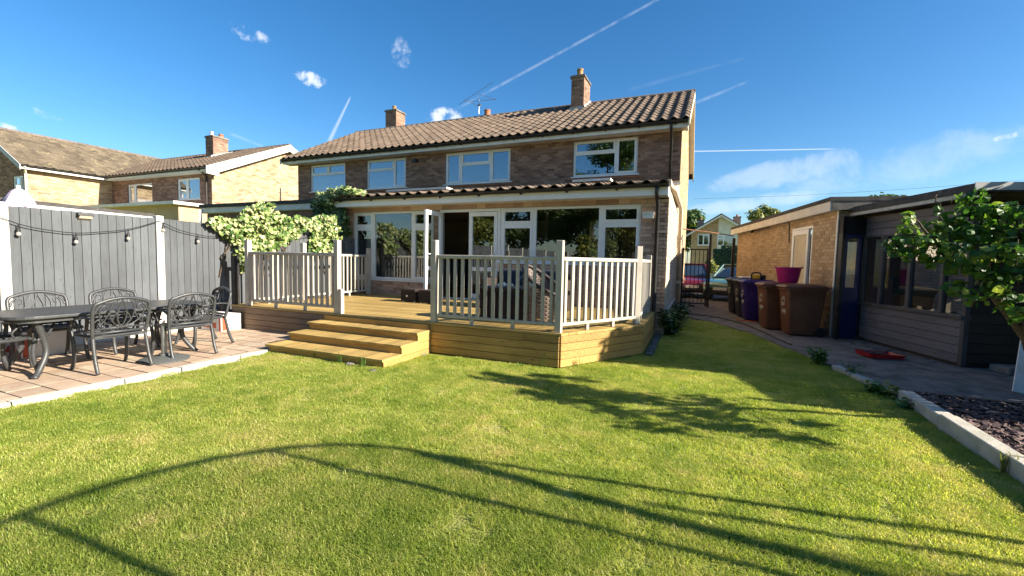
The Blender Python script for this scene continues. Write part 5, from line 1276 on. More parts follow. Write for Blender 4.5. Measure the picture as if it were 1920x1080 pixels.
slab(MB(), ST, 0, SL, 0, SHT, [(.4, 1.7, .9, 2.1)], -2.9, -2.85).obox(ST, SL-.05, -2.9, 0, SL, -.75, SHT).build('wall', M['shed_dark'], shd)  # rear wall has an added opening that lets daylight in on the crate
MB().obox(ST, .05, -2.85, .02, SL-.05, -.04, .06).build('floor', M['dark_wood'], shd)
rs0, rs1 = -.30, on_wall(1570, 405, S0+SHD_N*.26, SHD_D)[0]
MB().obox(ST, rs0, -3.2, SHT+.09, rs1, .26, SHT+.20).build('roof', M['felt'], shd)
MB().obox(ST, rs0+.02, .20, SHT+.03, rs1, .24, SHT+.088).build('eaves_board', M['lead'], shd)
MB().obox(ST, rs0-.01, -3.2, SHT+.11, rs0-.001, .262, SHT+.215).build('roof_edge', M['lead'], shd)
MB().obox(ST, rs0+.02, 0, SHT+.02, rs1, .20, SHT+.04).build('soffit', M['shed_dark'], shd)
# blue door between shed and garage
pA = ST @ Vector((SL, 0, 0)); pB = Vector((float(ony(1573, 520, G0.y-.3)[0]), G0.y-.3, 0)); dd = (pA-pB); dd.z = 0
BT = frame_T(pB, dd, Vector((dd.y, -dd.x, 0)))
Ld = dd.length
MB().obox(BT, 0, -.06, 0, .07, .02, SHT).obox(BT, Ld-.06, -.06, 0, Ld, .02, SHT).obox(BT, 0, -.06, 2.1, Ld, .02, SHT).build('door_frame', M['black_plastic'], shd)
bd = slab(MB(), BT, .07, Ld-.06, .05, 2.1, [(.15, Ld-.14, 1.05, 2.0)], -.05, -.005).build('door', M['blue_paint'], shd)
MB().obox(BT, .145, -.03, 1.045, Ld-.135, -.025, 2.005).build('pane', M['glass'], bd)
# inside the shed: green box on a pale stand
up_, _ = on_wall(1680, 550, S0, SHD_D)
st_ = thing('wooden_stand', 'pale wooden stand seen through the shed window', 'stand', tuple(ST @ Vector((up_, -.5, .06))))
for a in (-.32, .28):
    for b in (-.62, -.38): MB().obox(ST, up_+a, b, .06, up_+a+.07, b+.07, .93).build('leg', M['pale_wood'], st_)
MB().obox(ST, up_-.42, -.68, .93, up_+.45, -.28, .97).obox(ST, up_-.3, -.36, .80, up_+.34, -.33, .93).build('top', M['pale_wood'], st_)
gx = thing('green_crate', 'green plastic crate on the pale stand inside the shed', 'crate', tuple(ST @ Vector((up_, -.5, .97))))
gb = MB()
for (a, b, c0, d0) in ((-.5, .5, -.67, -.65), (-.5, .5, -.29, -.27), (-.5, -.48, -.65, -.29), (.48, .5, -.65, -.29)): gb.obox(ST, up_+a, c0, .971, up_+b, d0, 1.27)
gb.obox(ST, up_-.48, -.65, .971, up_+.48, -.29, .99).build('tub', M['green_plastic'], gx); MB().obox(ST, up_-.53, -.70, 1.25, up_+.53, -.67, 1.29).obox(ST, up_-.53, -.27, 1.25, up_+.53, -.24, 1.29).build('lip', M['green_plastic'], gx)
MB().obox(ST, up_-.13, -.27, 1.10, up_-.10, -.262, 1.19).obox(ST, up_-.03, -.27, 1.10, up_, -.262, 1.19).build('slot', M['black_plastic'], gx)

# ------------------------------------------------------------------ wheelie bins
def text_mesh(body, size, depth=.003):
    cu = bpy.data.curves.new('lettering', 'FONT'); cu.body = body; cu.size = size; cu.extrude = depth; cu.align_x = 'CENTER'; cu.align_y = 'CENTER'
    to = bpy.data.objects.new('lettering', cu); COL.objects.link(to)
    dg = bpy.context.evaluated_depsgraph_get(); me = bpy.data.meshes.new_from_object(to.evaluated_get(dg)); me.name = 'lettering'
    bpy.data.objects.remove(to); me.materials.clear(); me.materials.append(M['lettering']); return me
NUM44 = text_mesh('44', .22)
CREST = text_mesh('H', .12)
def wheelie_bin(label, mat, pos, rz, number=True, crest=False):
    b = thing('wheelie_bin', label, 'bin', (pos[0], pos[1], .031), rz, 'wheelie bins along the garage wall', world=False)
    def ring(hx, y0, y1, z, r=.05):
        return [(x, y, z) for x, y in rrect(-hx, y0, hx, y1, r, 4)]
    rings = [ring(.225, -.26, .27, .03), ring(.235, -.27, .285, .10), ring(.265, -.33, .33, .7), ring(.275, -.345, .345, .90), ring(.29, -.36, .365, .92), ring(.29, -.36, .365, .97)]
    m = len(rings[0]); vs = [p for r in rings for p in r]
    fs = [(i*m+k, i*m+(k+1) % m, (i+1)*m+(k+1) % m, (i+1)*m+k) for i in range(len(rings)-1) for k in range(m)]+[tuple(range(m-1, -1, -1)), tuple(range((len(rings)-1)*m, len(rings)*m))]
    MB().add(vs, fs).build('body', M[mat], b, auto=True)
    lr = [ring(.30, -.38, .40, .972), ring(.305, -.385, .41, .985), ring(.295, -.37, .395, 1.01, .06), ring(.22, -.30, .31, 1.045, .08), ring(.1, -.15, .15, 1.055, .05)]
    vs = [p for r in lr for p in r]
    fs = [(i*m+k, i*m+(k+1) % m, (i+1)*m+(k+1) % m, (i+1)*m+k) for i in range(len(lr)-1) for k in range(m)]+[tuple(range(m-1, -1, -1)), tuple(range((len(lr)-1)*m, len(lr)*m))]
    lid = MB().add(vs, fs).build('lid', M[mat], b, auto=True)
    MB().tube([(-.26, -.42, 1.0), (.26, -.42, 1.0)], .017, 8).tube([(-.26, -.42, 1.0), (-.26, -.36, .95)], .017, 6).tube([(.26, -.42, 1.0), (.26, -.36, .95)], .017, 6).build('handle', M[mat], b)
    MB().box(-.2, .36, .93, .2, .385, .955).build('lip', M[mat], b)
    for sx in (-1, 1):
        Tm = Matrix.Translation((sx*.27, -.27, .1)) @ Matrix.Rotation(R_(90), 4, 'Y')
        MB().lathe([(0, -.03), (.06, -.03), (.098, -.022), (.1, 0), (.098, .022), (.06, .03), (0, .03)], 18, M=Tm).build('wheel', M['rubber'], b, auto=True)
    MB().tube([(-.27, -.27, .1), (.27, -.27, .1)], .012, 6).build('axle', M['steel'], b)
    tilt = math.atan2(.06, .62)
    def onfront(me, z, name, sc=1.0):
        y = .285+(z-.1)/(.6)*.045+.004
        o = bpy.data.objects.new(name, me); COL.objects.link(o); o.parent = b
        o.location = (0, y, z); o.rotation_euler = (R_(90)-tilt*.8, 0, math.pi); o.scale = (sc,)*3; return o
    if number: onfront(NUM44, .48, 'number')
    if crest:
        onfront(CREST, .745, 'crest', 1.0)
        fr_ = MB()
        for (a, b0, c0, d0) in ((-.085, -.12, .085, -.108), (-.085, .108, .085, .12), (-.085, -.108, -.074, .108), (.074, -.108, .085, .108), (-.05, -.085, .05, -.07), (-.01, -.07, .01, -.05)): fr_.box(a, b0, 0, c0, d0, .003)
        onfront(fr_.mesh('crest', M['lettering']), .72, 'crest')
    return b
def bin_at(corner): return (corner[0]+.235*GAR_D.x-.285*GAR_N.x, corner[1]+.235*GAR_D.y-.285*GAR_N.y)
BRZ = math.atan2(GAR_N.y, GAR_N.x)-math.pi/2
b1 = bin_at((1.73, 10.29)); b2 = bin_at((1.40, 10.99)); b3 = bin_at((1.15, 12.42)); b4 = bin_at((1.06, 13.12)); b5 = bin_at((0.93, 13.9))
wheelie_bin('nearest brown wheelie bin with a white 44 below a framed crest', 'brown_bin', b1, BRZ, True, True)
wheelie_bin('second brown wheelie bin, behind the nearest one, under the pink tub', 'brown_bin', b2, BRZ+.02, True, True)
wheelie_bin('purple wheelie bin beside the yellow hose reel', 'purple_bin', b3, BRZ-.03, True, True)
wheelie_bin('black wheelie bin standing behind the purple bin', 'black_bin', b4, BRZ, True, True)
wheelie_bin('dark grey wheelie bin farthest along the wall by the gate', 'black_bin', b5, BRZ+.04, False, True)
# pink flexible tub
tx, ty = float(onz(1466, 520, 1.09)[0]), float(onz(1466, 520, 1.09)[1]); tx, ty = (b1[0]+b2[0])/2-.04, (b1[1]+b2[1])/2+.02
tu = thing('pink_tub', 'bright pink flexible tub standing on two brown bin lids', 'tub', (tx, ty, 1.088))
MB().lathe([(.175, 0), (.185, .01), (.238, .31), (.247, .32), (.242, .33), (.228, .32), (.175, .02), (0, .02)], 28, (tx, ty, 1.088)).build('bucket', M['pink'], tu, auto=True)
for s in (-1, 1): MB().tube(bez([(tx+s*.236, ty-.08, 1.40), (tx+s*.25, ty-.05, 1.425), (tx+s*.25, ty+.05, 1.425), (tx+s*.236, ty+.08, 1.40)], 4), .012, 6).build('handle', M['pink'], tu, smooth=True)
# lantern on the purple bin
ln = thing('work_lantern', 'black and yellow work lantern lying on the purple bin lid', 'lantern', (b3[0]-.08, b3[1]-.05, 1.088))
lx, ly = b3[0]-.05, b3[1]-.05
MB().obox(Matrix.Translation((lx, ly, 0)), -.09, -.08, 1.088, .09, .08, 1.20).build('body', M['yellow'], ln, bevel=.03)
MB().tube(bez([(lx-.1, ly-.08, 1.09), (lx-.105, ly-.08, 1.2), (lx-.06, ly-.08, 1.25), (lx+.06, ly-.08, 1.25), (lx+.105, ly-.08, 1.2), (lx+.1, ly-.08, 1.09)], 4), .02, 7).build('guard', M['black_plastic'], ln, smooth=True)
MB().obox(Matrix.Translation((lx+.17, ly, 0)), -.05, -.06, 1.088, .05, .06, 1.20).build('battery', M['black_plastic'], ln, bevel=.02)
tag(MB().obox(Matrix.Translation((b4[0]+.0, b4[1], 0)) @ Matrix.Rotation(BRZ, 4, 'Z'), -.25, -.25, 1.088, .25, .28, 1.13).build('storage_tray', M['card_white'], bevel=.02), 'shallow pale tray lying on the black bin lid', 'tray')
# hose reel
hx, hy = float(onz(1424, 606)[0])+.1, float(onz(1424, 606)[1])
hr = thing('hose_reel', 'yellow hose wound on a black reel between purple and brown bins', 'hose reel', (hx, hy, .031))
Th = Matrix.Translation((hx, hy, .27)) @ Matrix.Rotation(BRZ+R_(65), 4, 'Z') @ Matrix.Rotation(R_(90), 4, 'Y')
mb = MB()
for k in range(5):
    for l in range(2): mb.tube([Th @ Vector(((.15+.02*l)*math.cos(a), (.15+.02*l)*math.sin(a), -.075+k*.035)) for a in np.linspace(0, 2*math.pi, 22)[:-1]], .0165, 6, closed=True)
mb.build('hose', M['yellow'], hr, smooth=True)
for s in (-1, 1): MB().lathe([(0, s*.1), (.21, s*.1), (.21, s*.115), (0, s*.115)], 22, M=Th).build('side_plate', M['black_plastic'], hr, recalc=True)
MB().box(hx-.15, hy-.1, .031, hx+.15, hy+.1, .06).tube([(hx-.12, hy, .05), (hx, hy, .27), (hx+.12, hy, .05)], .018, 6).build('stand', M['black_plastic'], hr)
gh = MB().tube(spl([Vector((*onz(x, y, .045)[:2], .045)) for x, y in ((1420, 604), (1405, 602), (1385, 600), (1379, 598))], 4), .012, 6)
gh.build('hose_end', M['orange_red'], hr, smooth=True)
hp = [(1290, 588), (1340, 594), (1390, 606), (1430, 622), (1460, 636), (1484, 646)]
tag(MB().tube(spl([Vector((*onz(x, y, .045)[:2], .043)) for x, y in hp], 5), .012, 6).build('garden_hose', M['bark'], smooth=True), 'thin brown garden hose lying along the path edge', 'hose')

# ------------------------------------------------------------------ side gate and passage
gt = thing('iron_gate', 'black iron bar gate across the passage beside the house', 'gate', (-.1, 15.6, .03))
gl, gr_ = -.50, .24; gy = 15.62
MB().box(gl-.03, gy-.025, .03, gl+.02, gy+.025, 1.98).box(gr_-.025, gy-.025, .06, gr_+.025, gy+.025, 1.95).box(gl, gy-.02, .12, gr_, gy+.02, .16).box(gl, gy-.02, 1.9, gr_, gy+.02, 1.94).box(gl, gy-.02, .42, gr_, gy+.02, .445).build('frame', M['iron_black'], gt)
for k in range(1, 6):
    x = gl+(gr_-gl)*k/6; MB().tube([(x, gy, .15), (x, gy, 1.92)], .011, 6).build('bar', M['iron_black'], gt)
MB().box(gr_+.03, gy-.04, .03, gr_+.10, gy+.04, 2.42).build('post', M['iron_black'], gt)
MB().box(gl+.25, gy-.03, .03, gl+.42, gy-.01, .07).build('bolt', M['iron_black'], gt)
gpt = GT @ Vector((GL+.06, .12, 0))
tag(MB().box(gpt.x-.05, gpt.y-.05, .03, gpt.x+.05, gpt.y+.05, 2.42).build('gate_post', M['iron_black'], bevel=.01), 'tall dark post against the far corner of the garage', 'post')
tag(MB().tube([(XG+.01, 15.0, 2.56), (.3, 15.9, 2.5), (gpt.x, gpt.y, 2.50)], .018, 6).build('overhead_bar', M['rust']), 'thin rusty bar spanning the passage from house to garage', 'bar')

# ------------------------------------------------------------------ cars
def make_car(name, label, paint, loc, rz, L=4.2, Wd=1.72, Hh=1.43, van=False):
    t = thing(name, label, 'car', loc, rz, world=False)
    hw = Wd/2
    # lower body stations: y, half width, z sill, z belt (front is -y)
    st = [(-L/2, .62, .34, .62), (-L/2+.06, .76, .26, .70), (-L/2+.3, .92, .22, .77), (-L/2+.9, 1.0, .2, .86), (-L/2+1.25, 1.0, .2, .93), (0.0, 1.0, .2, .95), (L/2-1.0, 1.0, .2, .96), (L/2-.4, .97, .22, .95), (L/2-.08, .86, .28, .90), (L/2, .74, .36, .80)]
    vs = []; K = 12
    for (y, f, zs, zb) in st:
        w_ = hw*f; h = zb-zs
        prof = [(-w_*.86, zs), (-w_*.97, zs+.08), (-w_, zs+h*.45), (-w_*.985, zs+h*.72), (-w_*.93, zb-.03), (-w_*.8, zb), (w_*.8, zb), (w_*.93, zb-.03), (w_*.985, zs+h*.72), (w_, zs+h*.45), (w_*.97, zs+.08), (w_*.86, zs)]
        vs += [(x, y, z) for x, z in prof]
    n = len(st); fs = [(i*K+k, (i+1)*K+k, (i+1)*K+(k+1) % K, i*K+(k+1) % K) for i in range(n-1) for k in range(K)]+[tuple(range(K)), tuple((n-1)*K+k for k in range(K-1, -1, -1))]
    MB().add(vs, fs).build('body', M[paint], t, auto=True, recalc=True)
    # cabin
    cs = [(-L/2+1.0, .80, .9, .91), (-L/2+1.75, .70, .9, Hh-.06), (-.1, .68, .9, Hh), (L/2-1.2, .68, .9, Hh-.03), (L/2-.5, .74, .9, .98)]
    vs = []
    for (y, f, z0, z1) in cs:
        a = hw*.90; b = hw*f; e = min(.06, (z1-z0)*.3); vs += [(-a, y, z0), (-b-.02, y, z1-e), (-b+.08, y, z1), (b-.08, y, z1), (b+.02, y, z1-e), (a, y, z0)]
    K2 = 6; n2_ = len(cs); fs = [(i*K2+k, (i+1)*K2+k, (i+1)*K2+(k+1) % K2, i*K2+(k+1) % K2) for i in range(n2_-1) for k in range(K2)]+[tuple(range(K2)), tuple((n2_-1)*K2+k for k in range(K2-1, -1, -1))]
    MB().add(vs, fs).build('windows', M['car_glass'], t, auto=True, recalc=True)
    rf = MB(); b = hw*.69
    rf.box(-b+.04, -L/2+1.78, Hh-.035, b-.04, L/2-1.18, Hh+.012)
    for s in (-1, 1):
        for (p, q_) in (((s*hw*.80, -L/2+1.02, .92), (s*hw*.71, -L/2+1.78, Hh-.03)), ((s*hw*.76, -.05, .92), (s*hw*.70, -.05, Hh-.03)), ((s*hw*.76, L/2-.55, .95), (s*hw*.70, L/2-1.2, Hh-.03))): rf.beam(p, q_, .07, .07)
        rf.beam((s*hw*.70, -L/2+1.78, Hh-.02), (s*hw*.69, L/2-1.18, Hh-.02), .07, .06)
    rf.build('roof', M[paint], t, bevel=.01)
    for s in (-1, 1):
        for y in (-L/2+.78, L/2-.82):
            Tw = Matrix.Translation((s*(hw-.09), y, .31)) @ Matrix.Rotation(R_(90), 4, 'Y')
            wh = MB().lathe([(.19, -.1), (.29, -.1), (.31, -.06), (.31, .06), (.29, .1), (.19, .1), (.19, -.1)], 22, M=Tw).build('wheel', M['rubber'], t, auto=True)
            MB().lathe([(0, .07*s), (.05, .085*s), (.17, .07*s), (.19, .08*s), (.19, -.05*s), (0, -.05*s)], 16, M=Tw).build('rim', M['alloy'], wh, auto=True)
        MB().obox(Matrix.Translation((s*hw*.56, -L/2+.06, .62)), -.17, -.045, -.06, .17, .05, .06).build('headlight', M['lamp_glass'], t, bevel=.03)
        MB().obox(Matrix.Translation((s*(hw+.06), -L/2+1.45, .98)), -.08, -.04, -.06, .08, .05, .06).build('mirror', M[paint], t, bevel=.03)
        MB().obox(Matrix.Translation((s*hw*.72, L/2-.05, .72)), -.12, -.05, -.12, .12, .03, .1).build('tail_light', M['red'], t, bevel=.02)
    MB().box(-.42, -L/2-.012, .40, .42, -L/2+.06, .52).build('grille', M['black_plastic'], t); MB().box(-hw*.72, -L/2-.03, .30, hw*.72, -L/2+.1, .40).build('bumper', M['black_plastic'], t, bevel=.02)
    MB().box(-.26, -L/2-.022, .44, .26, -L/2-.013, .55).build('number_plate', M['white_paint'], t)
    return t
make_car('parked_car', 'dark red car parked beyond the black iron gate', 'car_red', (-.38, 21.3, .02), R_(4))
make_car('parked_car', 'green car parked beside the garage, partly hidden by bins', 'car_green', (1.62, 20.2, .02), R_(-24))
make_car('parked_car', 'white car standing farther off behind the red car', 'car_white', (-1.9, 28.2, .02), R_(80), 4.3, 1.75, 1.5)

# ------------------------------------------------------------------ house across the street and its greenery
HY = 50.0
def hp_(x, y): p = ony(x, y, HY); return float(p[0]), float(p[2])
la, ra, ap_ = hp_(1287, 436), hp_(1412, 431), hp_(1352, 404)
fh = thing('street_house', 'distant gabled house, half brick and half white, seen beyond the gate', 'house', (ap_[0], HY, 0))
ze = la[1]; zr = ap_[1]; xm = ap_[0]; xl = la[0]+.5; xr = 2*xm-xl; xs = hp_(1346, 450)[0]
fw_ops = [(*sorted((hp_(1308, 450)[0], hp_(1330, 450)[0])), hp_(1320, 460)[1], hp_(1320, 439)[1]), (*sorted((hp_(1344.5, 450)[0], hp_(1378, 450)[0])), hp_(1360, 461)[1], hp_(1360, 440)[1])]
TH = frame_T((0, HY, 0), (1, 0, 0), (0, -1, 0))
def gz(x): return zr-abs(x-xm)*(zr-ze)/(xm-xl)
wl_ = slab(MB(), TH, xl, xs, 0, ze, fw_ops, -.3, 0).prism([(xl, ze), (xs, ze), (xs, gz(xs))], HY, HY+.3, 'y').build('wall', M['brick_garage'], fh)
mbk = brick_field(MB(), TH, xl, xs, 2.2, gz(xs), fw_ops, lim=lambda z: (xl if z < ze else xl+(z-ze)*(xm-xl)/(zr-ze), xs)); mbk.build('brickwork', M['brick_garage'], wl_, kind='stuff')
slab(MB(), TH, xs, xr, 0, ze, fw_ops, -.3, .002).prism([(xs, ze), (xr, ze), (xm, zr), (xs, gz(xs))], HY-.002, HY+.3, 'y').build('wall', M['render_white'], fh)
w = fw_ops[0]; window(fh, TH, *w, [c(w[0]+.09, (w[0]+w[1])/2-.06, w[2]+.1, w[3]-.1), c((w[0]+w[1])/2+.06, w[1]-.09, w[2]+.1, w[3]-.1)], 'glass_up', w=.03)
w = fw_ops[1]; window(fh, TH, *w, [c(w[0]+.09, w[0]+.55, w[2]+.1, w[2]+.72), c(w[0]+.09, w[0]+.55, w[2]+.8, w[3]-.1), c(w[0]+.66, w[1]-.09, w[2]+.1, w[3]-.1)], 'glass_up', w=.03)
MB().box(xl, HY+.3, 0, xr, HY+9, ze).build('wall', M['brick_garage'], fh)
k_ = (zr-ze)/(xm-xl)
MB().prism([(xl-.5, ze-.5*k_), (xm, zr), (xr+.5, ze-.5*k_), (xr+.5, ze-.5*k_+.16), (xm, zr+.18), (xl-.5, ze-.5*k_+.16)], HY-.45, HY+9.2, 'y').build('roof', M['tile'], fh)
MB().prism([(xl-.52, ze-.5*k_-.18), (xm, zr-.16), (xr+.52, ze-.5*k_-.18), (xr+.52, ze-.5*k_+.02), (xm, zr+.03), (xl-.52, ze-.5*k_+.02)], HY-.52, HY-.46, 'y').build('bargeboard', M['white_paint'], fh)
for (px, py, yy) in ((1314, 414, HY+6), (1382, 408, HY+4)):
    p = ony(px, py, yy); chimney(p[0]-.35, p[0]+.35, yy-.35, yy+.35, 4.5, p[2], .06, fh, ((p[0], yy, .12, .25, 'terracotta'),), 'brick_pink')
def tree(name, label, base, clumps, size, dens, leafm, trunk_r, limbs, seed, cat='tree'):
    t = thing(name, label, cat, base)
    leaf_cloud(MB(), clumps, size, dens, seed).build('crown', M[leafm], t)
    mb = MB()
    for (pts, r0, r1) in limbs:
        p_ = spl([Vector(p) for p in pts], 4); n = len(p_); mb.tube(p_, [r0+(r1-r0)*i/(n-1) for i in range(n)], 8)
    mb.build('trunk', M['bark'], t, smooth=True); return t
def roundtree(label, x, y, h, r, leafm='leaf_tree', size=.3, dens=60, seed=1, name='tree', low=.3):
    q = random.Random(seed); cl = []; limbs = [([(x, y, -.1), (x+.1, y, h*.3), (x, y, h*.75)], h*.03, h*.01)]
    for k in range(13):
        a = q.uniform(0, 6.283); rr = r*q.uniform(.1, .72); z = h*(low+(1-low)*q.uniform(.15, .92)); s = r*q.uniform(.28, .5)
        cl.append((x+rr*math.cos(a), y+rr*math.sin(a), z, s, s, s*.8)); limbs.append(([(x, y, h*.35), (x+rr*.5*math.cos(a), y+rr*.5*math.sin(a), (h*.4+z)/2), (x+rr*math.cos(a), y+rr*math.sin(a), z)], h*.012, h*.003))
    return tree(name, label, (x, y, 0), cl, size, dens, leafm, 0, limbs, seed)
p = ony(1296, 425, 62); roundtree('green tree left of the distant gabled house, behind its roof', float(p[0])-1.0, 62, 8.4, 3.2, 'leaf_tree', .4, 34, 4, 'broadleaf_tree')
p = ony(1432, 400, 66); roundtree('light green tree rising above the garage roof', float(p[0]), 66, 9.1, 2.3, 'leaf_gold', .42, 40, 5, 'broadleaf_tree', .45)
p = ony(1665, 372, 62); roundtree('thin strip of treetop just showing above the shed roof', float(p[0]), 62, 10.0, 2.6, 'leaf_tree', .4, 30, 6, 'broadleaf_tree', .4)
hd = thing('clipped_hedge', 'dark green clipped hedge in front of the distant white house', 'hedge', (2.2, 40, 0))
xa, xb = float(ony(1339, 480, 40)[0]), float(ony(1398, 480, 40)[0]); zt_ = float(ony(1365, 461, 40)[2])
q = random.Random(8); mb = MB()
for i in range(3800):
    x = q.uniform(xa, xb); z = q.uniform(.1, zt_-(.35 if x < xa+.6 else 0)); f = q.random()
    p = Vector((x, 40-q.uniform(0, .15), z)) if f < .7 else Vector((x, 40+q.uniform(0, 1.2), zt_+q.uniform(-.12, .06)-(.3 if x < xa+.6 else 0)))
    leaf(mb, p, q.uniform(.1, .18), (q.uniform(-.5, .5), -1 if f < .7 else -.2, q.uniform(0, .6) if f < .7 else 1), rr=q)
mb.build('leaves', M['leaf_hedge'], hd); MB().box(xa+.1, 40.05, 0, xb-.1, 41.2, zt_-.4).build('core', M['leaf_hedge'], hd)
p = ony(1334, 482, 38.5); bs = thing('golden_bush', 'small yellow-green bush left of the dark clipped hedge', 'bush', (float(p[0]), 38.5, 0))
leaf_cloud(MB(), [(float(p[0]), 38.5, .5, .55, .5, .5), (float(p[0])+.1, 38.5, 1.15, .45, .45, .45), (float(p[0])-.1, 38.6, 1.6, .35, .35, .35)], .14, 420, 3).build('leaves', M['leaf_gold'], bs)
MB().tube([(float(p[0]), 38.5, -.05), (float(p[0]), 38.5, 1.3)], [.05, .02], 6).build('stem', M['bark'], bs)
# ------------------------------------------------------------------ kerb, mulch bed
kb = thing('concrete_kerb', 'row of pale concrete kerb blocks edging the bark bed beside the lawn', 'kerb', (2.14, 4.6, 0))
y = 6.02; q = random.Random(4)
for L, h, dx in ((.42, .115, .0), (.50, .125, -.005), (.92, .14, -.012), (.92, .135, .004), (.92, .14, -.004), (.6, .14, 0)):
    MB().obox(Matrix.Translation((2.135+dx, y-L/2, 0)) @ Matrix.Rotation(q.uniform(-.012, .012), 4, 'Z'), -.065, -L/2+.004, -.06, .065, L/2-.004, h).build('kerb_block', M['kerb'], kb, bevel=.012)
    y -= L
tag(MB().prism([(2.2, 1.74), (5.6, 1.74), (5.6, 6.1), (2.2, 6.1)], -.05, .07, 'z').build('flower_bed', M['soil']), kind='structure')
mb = MB(); q = random.Random(9)
for i in range(5200):
    x, y = 2.22+(q.random()**1.25)*2.3, q.uniform(2.0, 6.06); s = q.uniform(.012, .045)
    Mx = Matrix.Translation((x, y, .074+q.uniform(0, .022))) @ Matrix.Rotation(q.uniform(0, 6.28), 4, 'Z') @ Matrix.Rotation(q.uniform(-.5, .5), 4, 'X') @ Matrix.Rotation(q.uniform(-.5, .5), 4, 'Y')
    mb.obox(Mx, -s, -s*q.uniform(.25, .6), -.004, s, s*q.uniform(.25, .6), .004)
tag(mb.build('bark_chips', M['mulch']), 'loose reddish-brown bark chips filling the bed behind the kerb', 'bark chips', kind='stuff')
kp = thing('path_edging', 'low worn concrete edging strip along the path by the lawn', 'edging', (1.95, 7.0, 0))
for (a, b) in (((1.84, 7.42), (1.93, 6.95)), ((1.93, 6.93), (2.03, 6.5)), ((2.03, 6.48), (2.12, 6.06))):
    d = Vector((b[0]-a[0], b[1]-a[1], 0)); MB().obox(frame_T((*a, 0), d, Vector((d.y, -d.x, 0))), .0, -.05, -.05, d.length, .05, .06).build('edging_stone', M['kerb'], kp, bevel=.01)
tag(MB().box(2.24, 6.07, -.02, 5.2, 6.11, .095).build('bed_board', M['shed_dark']), 'dark low board between the path and the bark bed', 'board')
# step stone at the shed end, white board at the photo's right edge, debris
e0 = S0-GAR_D*.35
tag(MB().obox(frame_T(S0, -SHD_N, -SHD_D), .25, .12, .03, 1.5, .42, .13).build('stone_slab', M['concrete'], bevel=.015), 'dark low stone slab at the foot of the shed end wall', 'slab')
wp = onz(1915, 738, .03)
tag(MB().beam((wp[0], wp[1], .03), (wp[0]+.16, wp[1]+.25, .75), .16, .02, (0, 1, 0)).build('white_board', M['white_paint']), 'white board leaning at the right edge beside the dark shed wall', 'board')
rt = onz(1648, 670, .03)
tr_ = thing('seed_tray', 'shallow red plastic tray lying on the path before the shed', 'tray', (rt[0], rt[1], .03))
Tt = Matrix.Translation((rt[0], rt[1], .034)) @ Matrix.Rotation(.35, 4, 'Z') @ Matrix.Rotation(.06, 4, 'Y')
mb = MB(); w_, d_ = .27, .17
for (pr, z) in (((w_*.86, d_*.86), 0), ((w_, d_), .075)): pass
v0 = [(-w_*.86, -d_*.86, 0), (w_*.86, -d_*.86, 0), (w_*.86, d_*.86, 0), (-w_*.86, d_*.86, 0), (-w_, -d_, .075), (w_, -d_, .075), (w_, d_, .075), (-w_, d_, .075), (-w_*.97, -d_*.96, .075), (w_*.97, -d_*.96, .075), (w_*.97, d_*.96, .075), (-w_*.97, d_*.96, .075), (-w_*.83, -d_*.83, .008), (w_*.83, -d_*.83, .008), (w_*.83, d_*.83, .008), (-w_*.83, d_*.83, .008)]
fs = [(0, 3, 2, 1)]+[(i, (i+1) % 4, 4+(i+1) % 4, 4+i) for i in range(4)]+[(4+i, 4+(i+1) % 4, 8+(i+1) % 4, 8+i) for i in range(4)]+[(8+i, 8+(i+1) % 4, 12+(i+1) % 4, 12+i) for i in range(4)]+[(12, 13, 14, 15)]
mb.add([Tt @ Vector(p) for p in v0], fs).build('tray', M['red'], tr_)
mb = MB(); q = random.Random(12)
for k in range(26):
    Mx = Tt @ Matrix.Translation((q.uniform(-.18, .18), q.uniform(-.11, .11), .02+q.uniform(0, .05))) @ Matrix.Rotation(q.uniform(0, 6), 4, 'Z') @ Matrix.Rotation(q.uniform(-.6, .6), 4, 'X'); s = q.uniform(.02, .06); mb.obox(Mx, -s, -s*.4, -.008, s, s*.4, .008)
mb.build('rubble', M['stone_base'], tr_)
def rock(mb, p, s, q, flat=.6):
    vs = []; n = 7
    for (r, z) in ((.55, 0), (1.0, .25), (.9, .7), (.45, 1.0)):
        for k in range(n): a = 2*math.pi*k/n; f = r*q.uniform(.8, 1.15); vs.append((p[0]+s*f*math.cos(a), p[1]+s*f*.8*math.sin(a), p[2]+s*flat*z*q.uniform(.9, 1.1)))
    fs = [(i*n+k, i*n+(k+1) % n, (i+1)*n+(k+1) % n, (i+1)*n+k) for i in range(3) for k in range(n)]+[tuple(range(n-1, -1, -1)), tuple(range(3*n, 4*n))]
    mb.add(vs, fs); return mb
q = random.Random(21)
stones = [((557, 668), .065, 'pale half brick at the left foot of the lowest step'), ((533, 664), .085, 'flat grey stone at the far left corner of the lowest step'), ((657, 684), .10, 'flat half-buried stone under the middle of the lowest step'),
          ((700, 697), .085, 'flat stone at the right front corner of the lowest step'), ((808, 659), .055, 'pale broken stone beside the deck right of the steps'), ((791, 666), .09, 'brown stone at the right rear foot of the steps')]
for (px, s, lab) in stones:
    p = onz(*px); tag(rock(MB(), (p[0], p[1], -.008), s*.85, q, .5).build('loose_stone', M['concrete']), lab, 'stone')
bs_ = thing('brick_edging', 'line of grey bricks laid on the ground along the deck right side', 'bricks', (-.7, 8.0, 0))
for k in range(9):
    t = k/8; MB().obox(Matrix.Translation((-.66-.02*t, 7.05+t*1.75, 0)) @ Matrix.Rotation(q.uniform(-.08, .08), 4, 'Z'), -.05, -.1, -.02, .055, .1, .055+q.uniform(-.01, .01)).build('brick', M['stone_base'], bs_, bevel=.006)
db = MB()
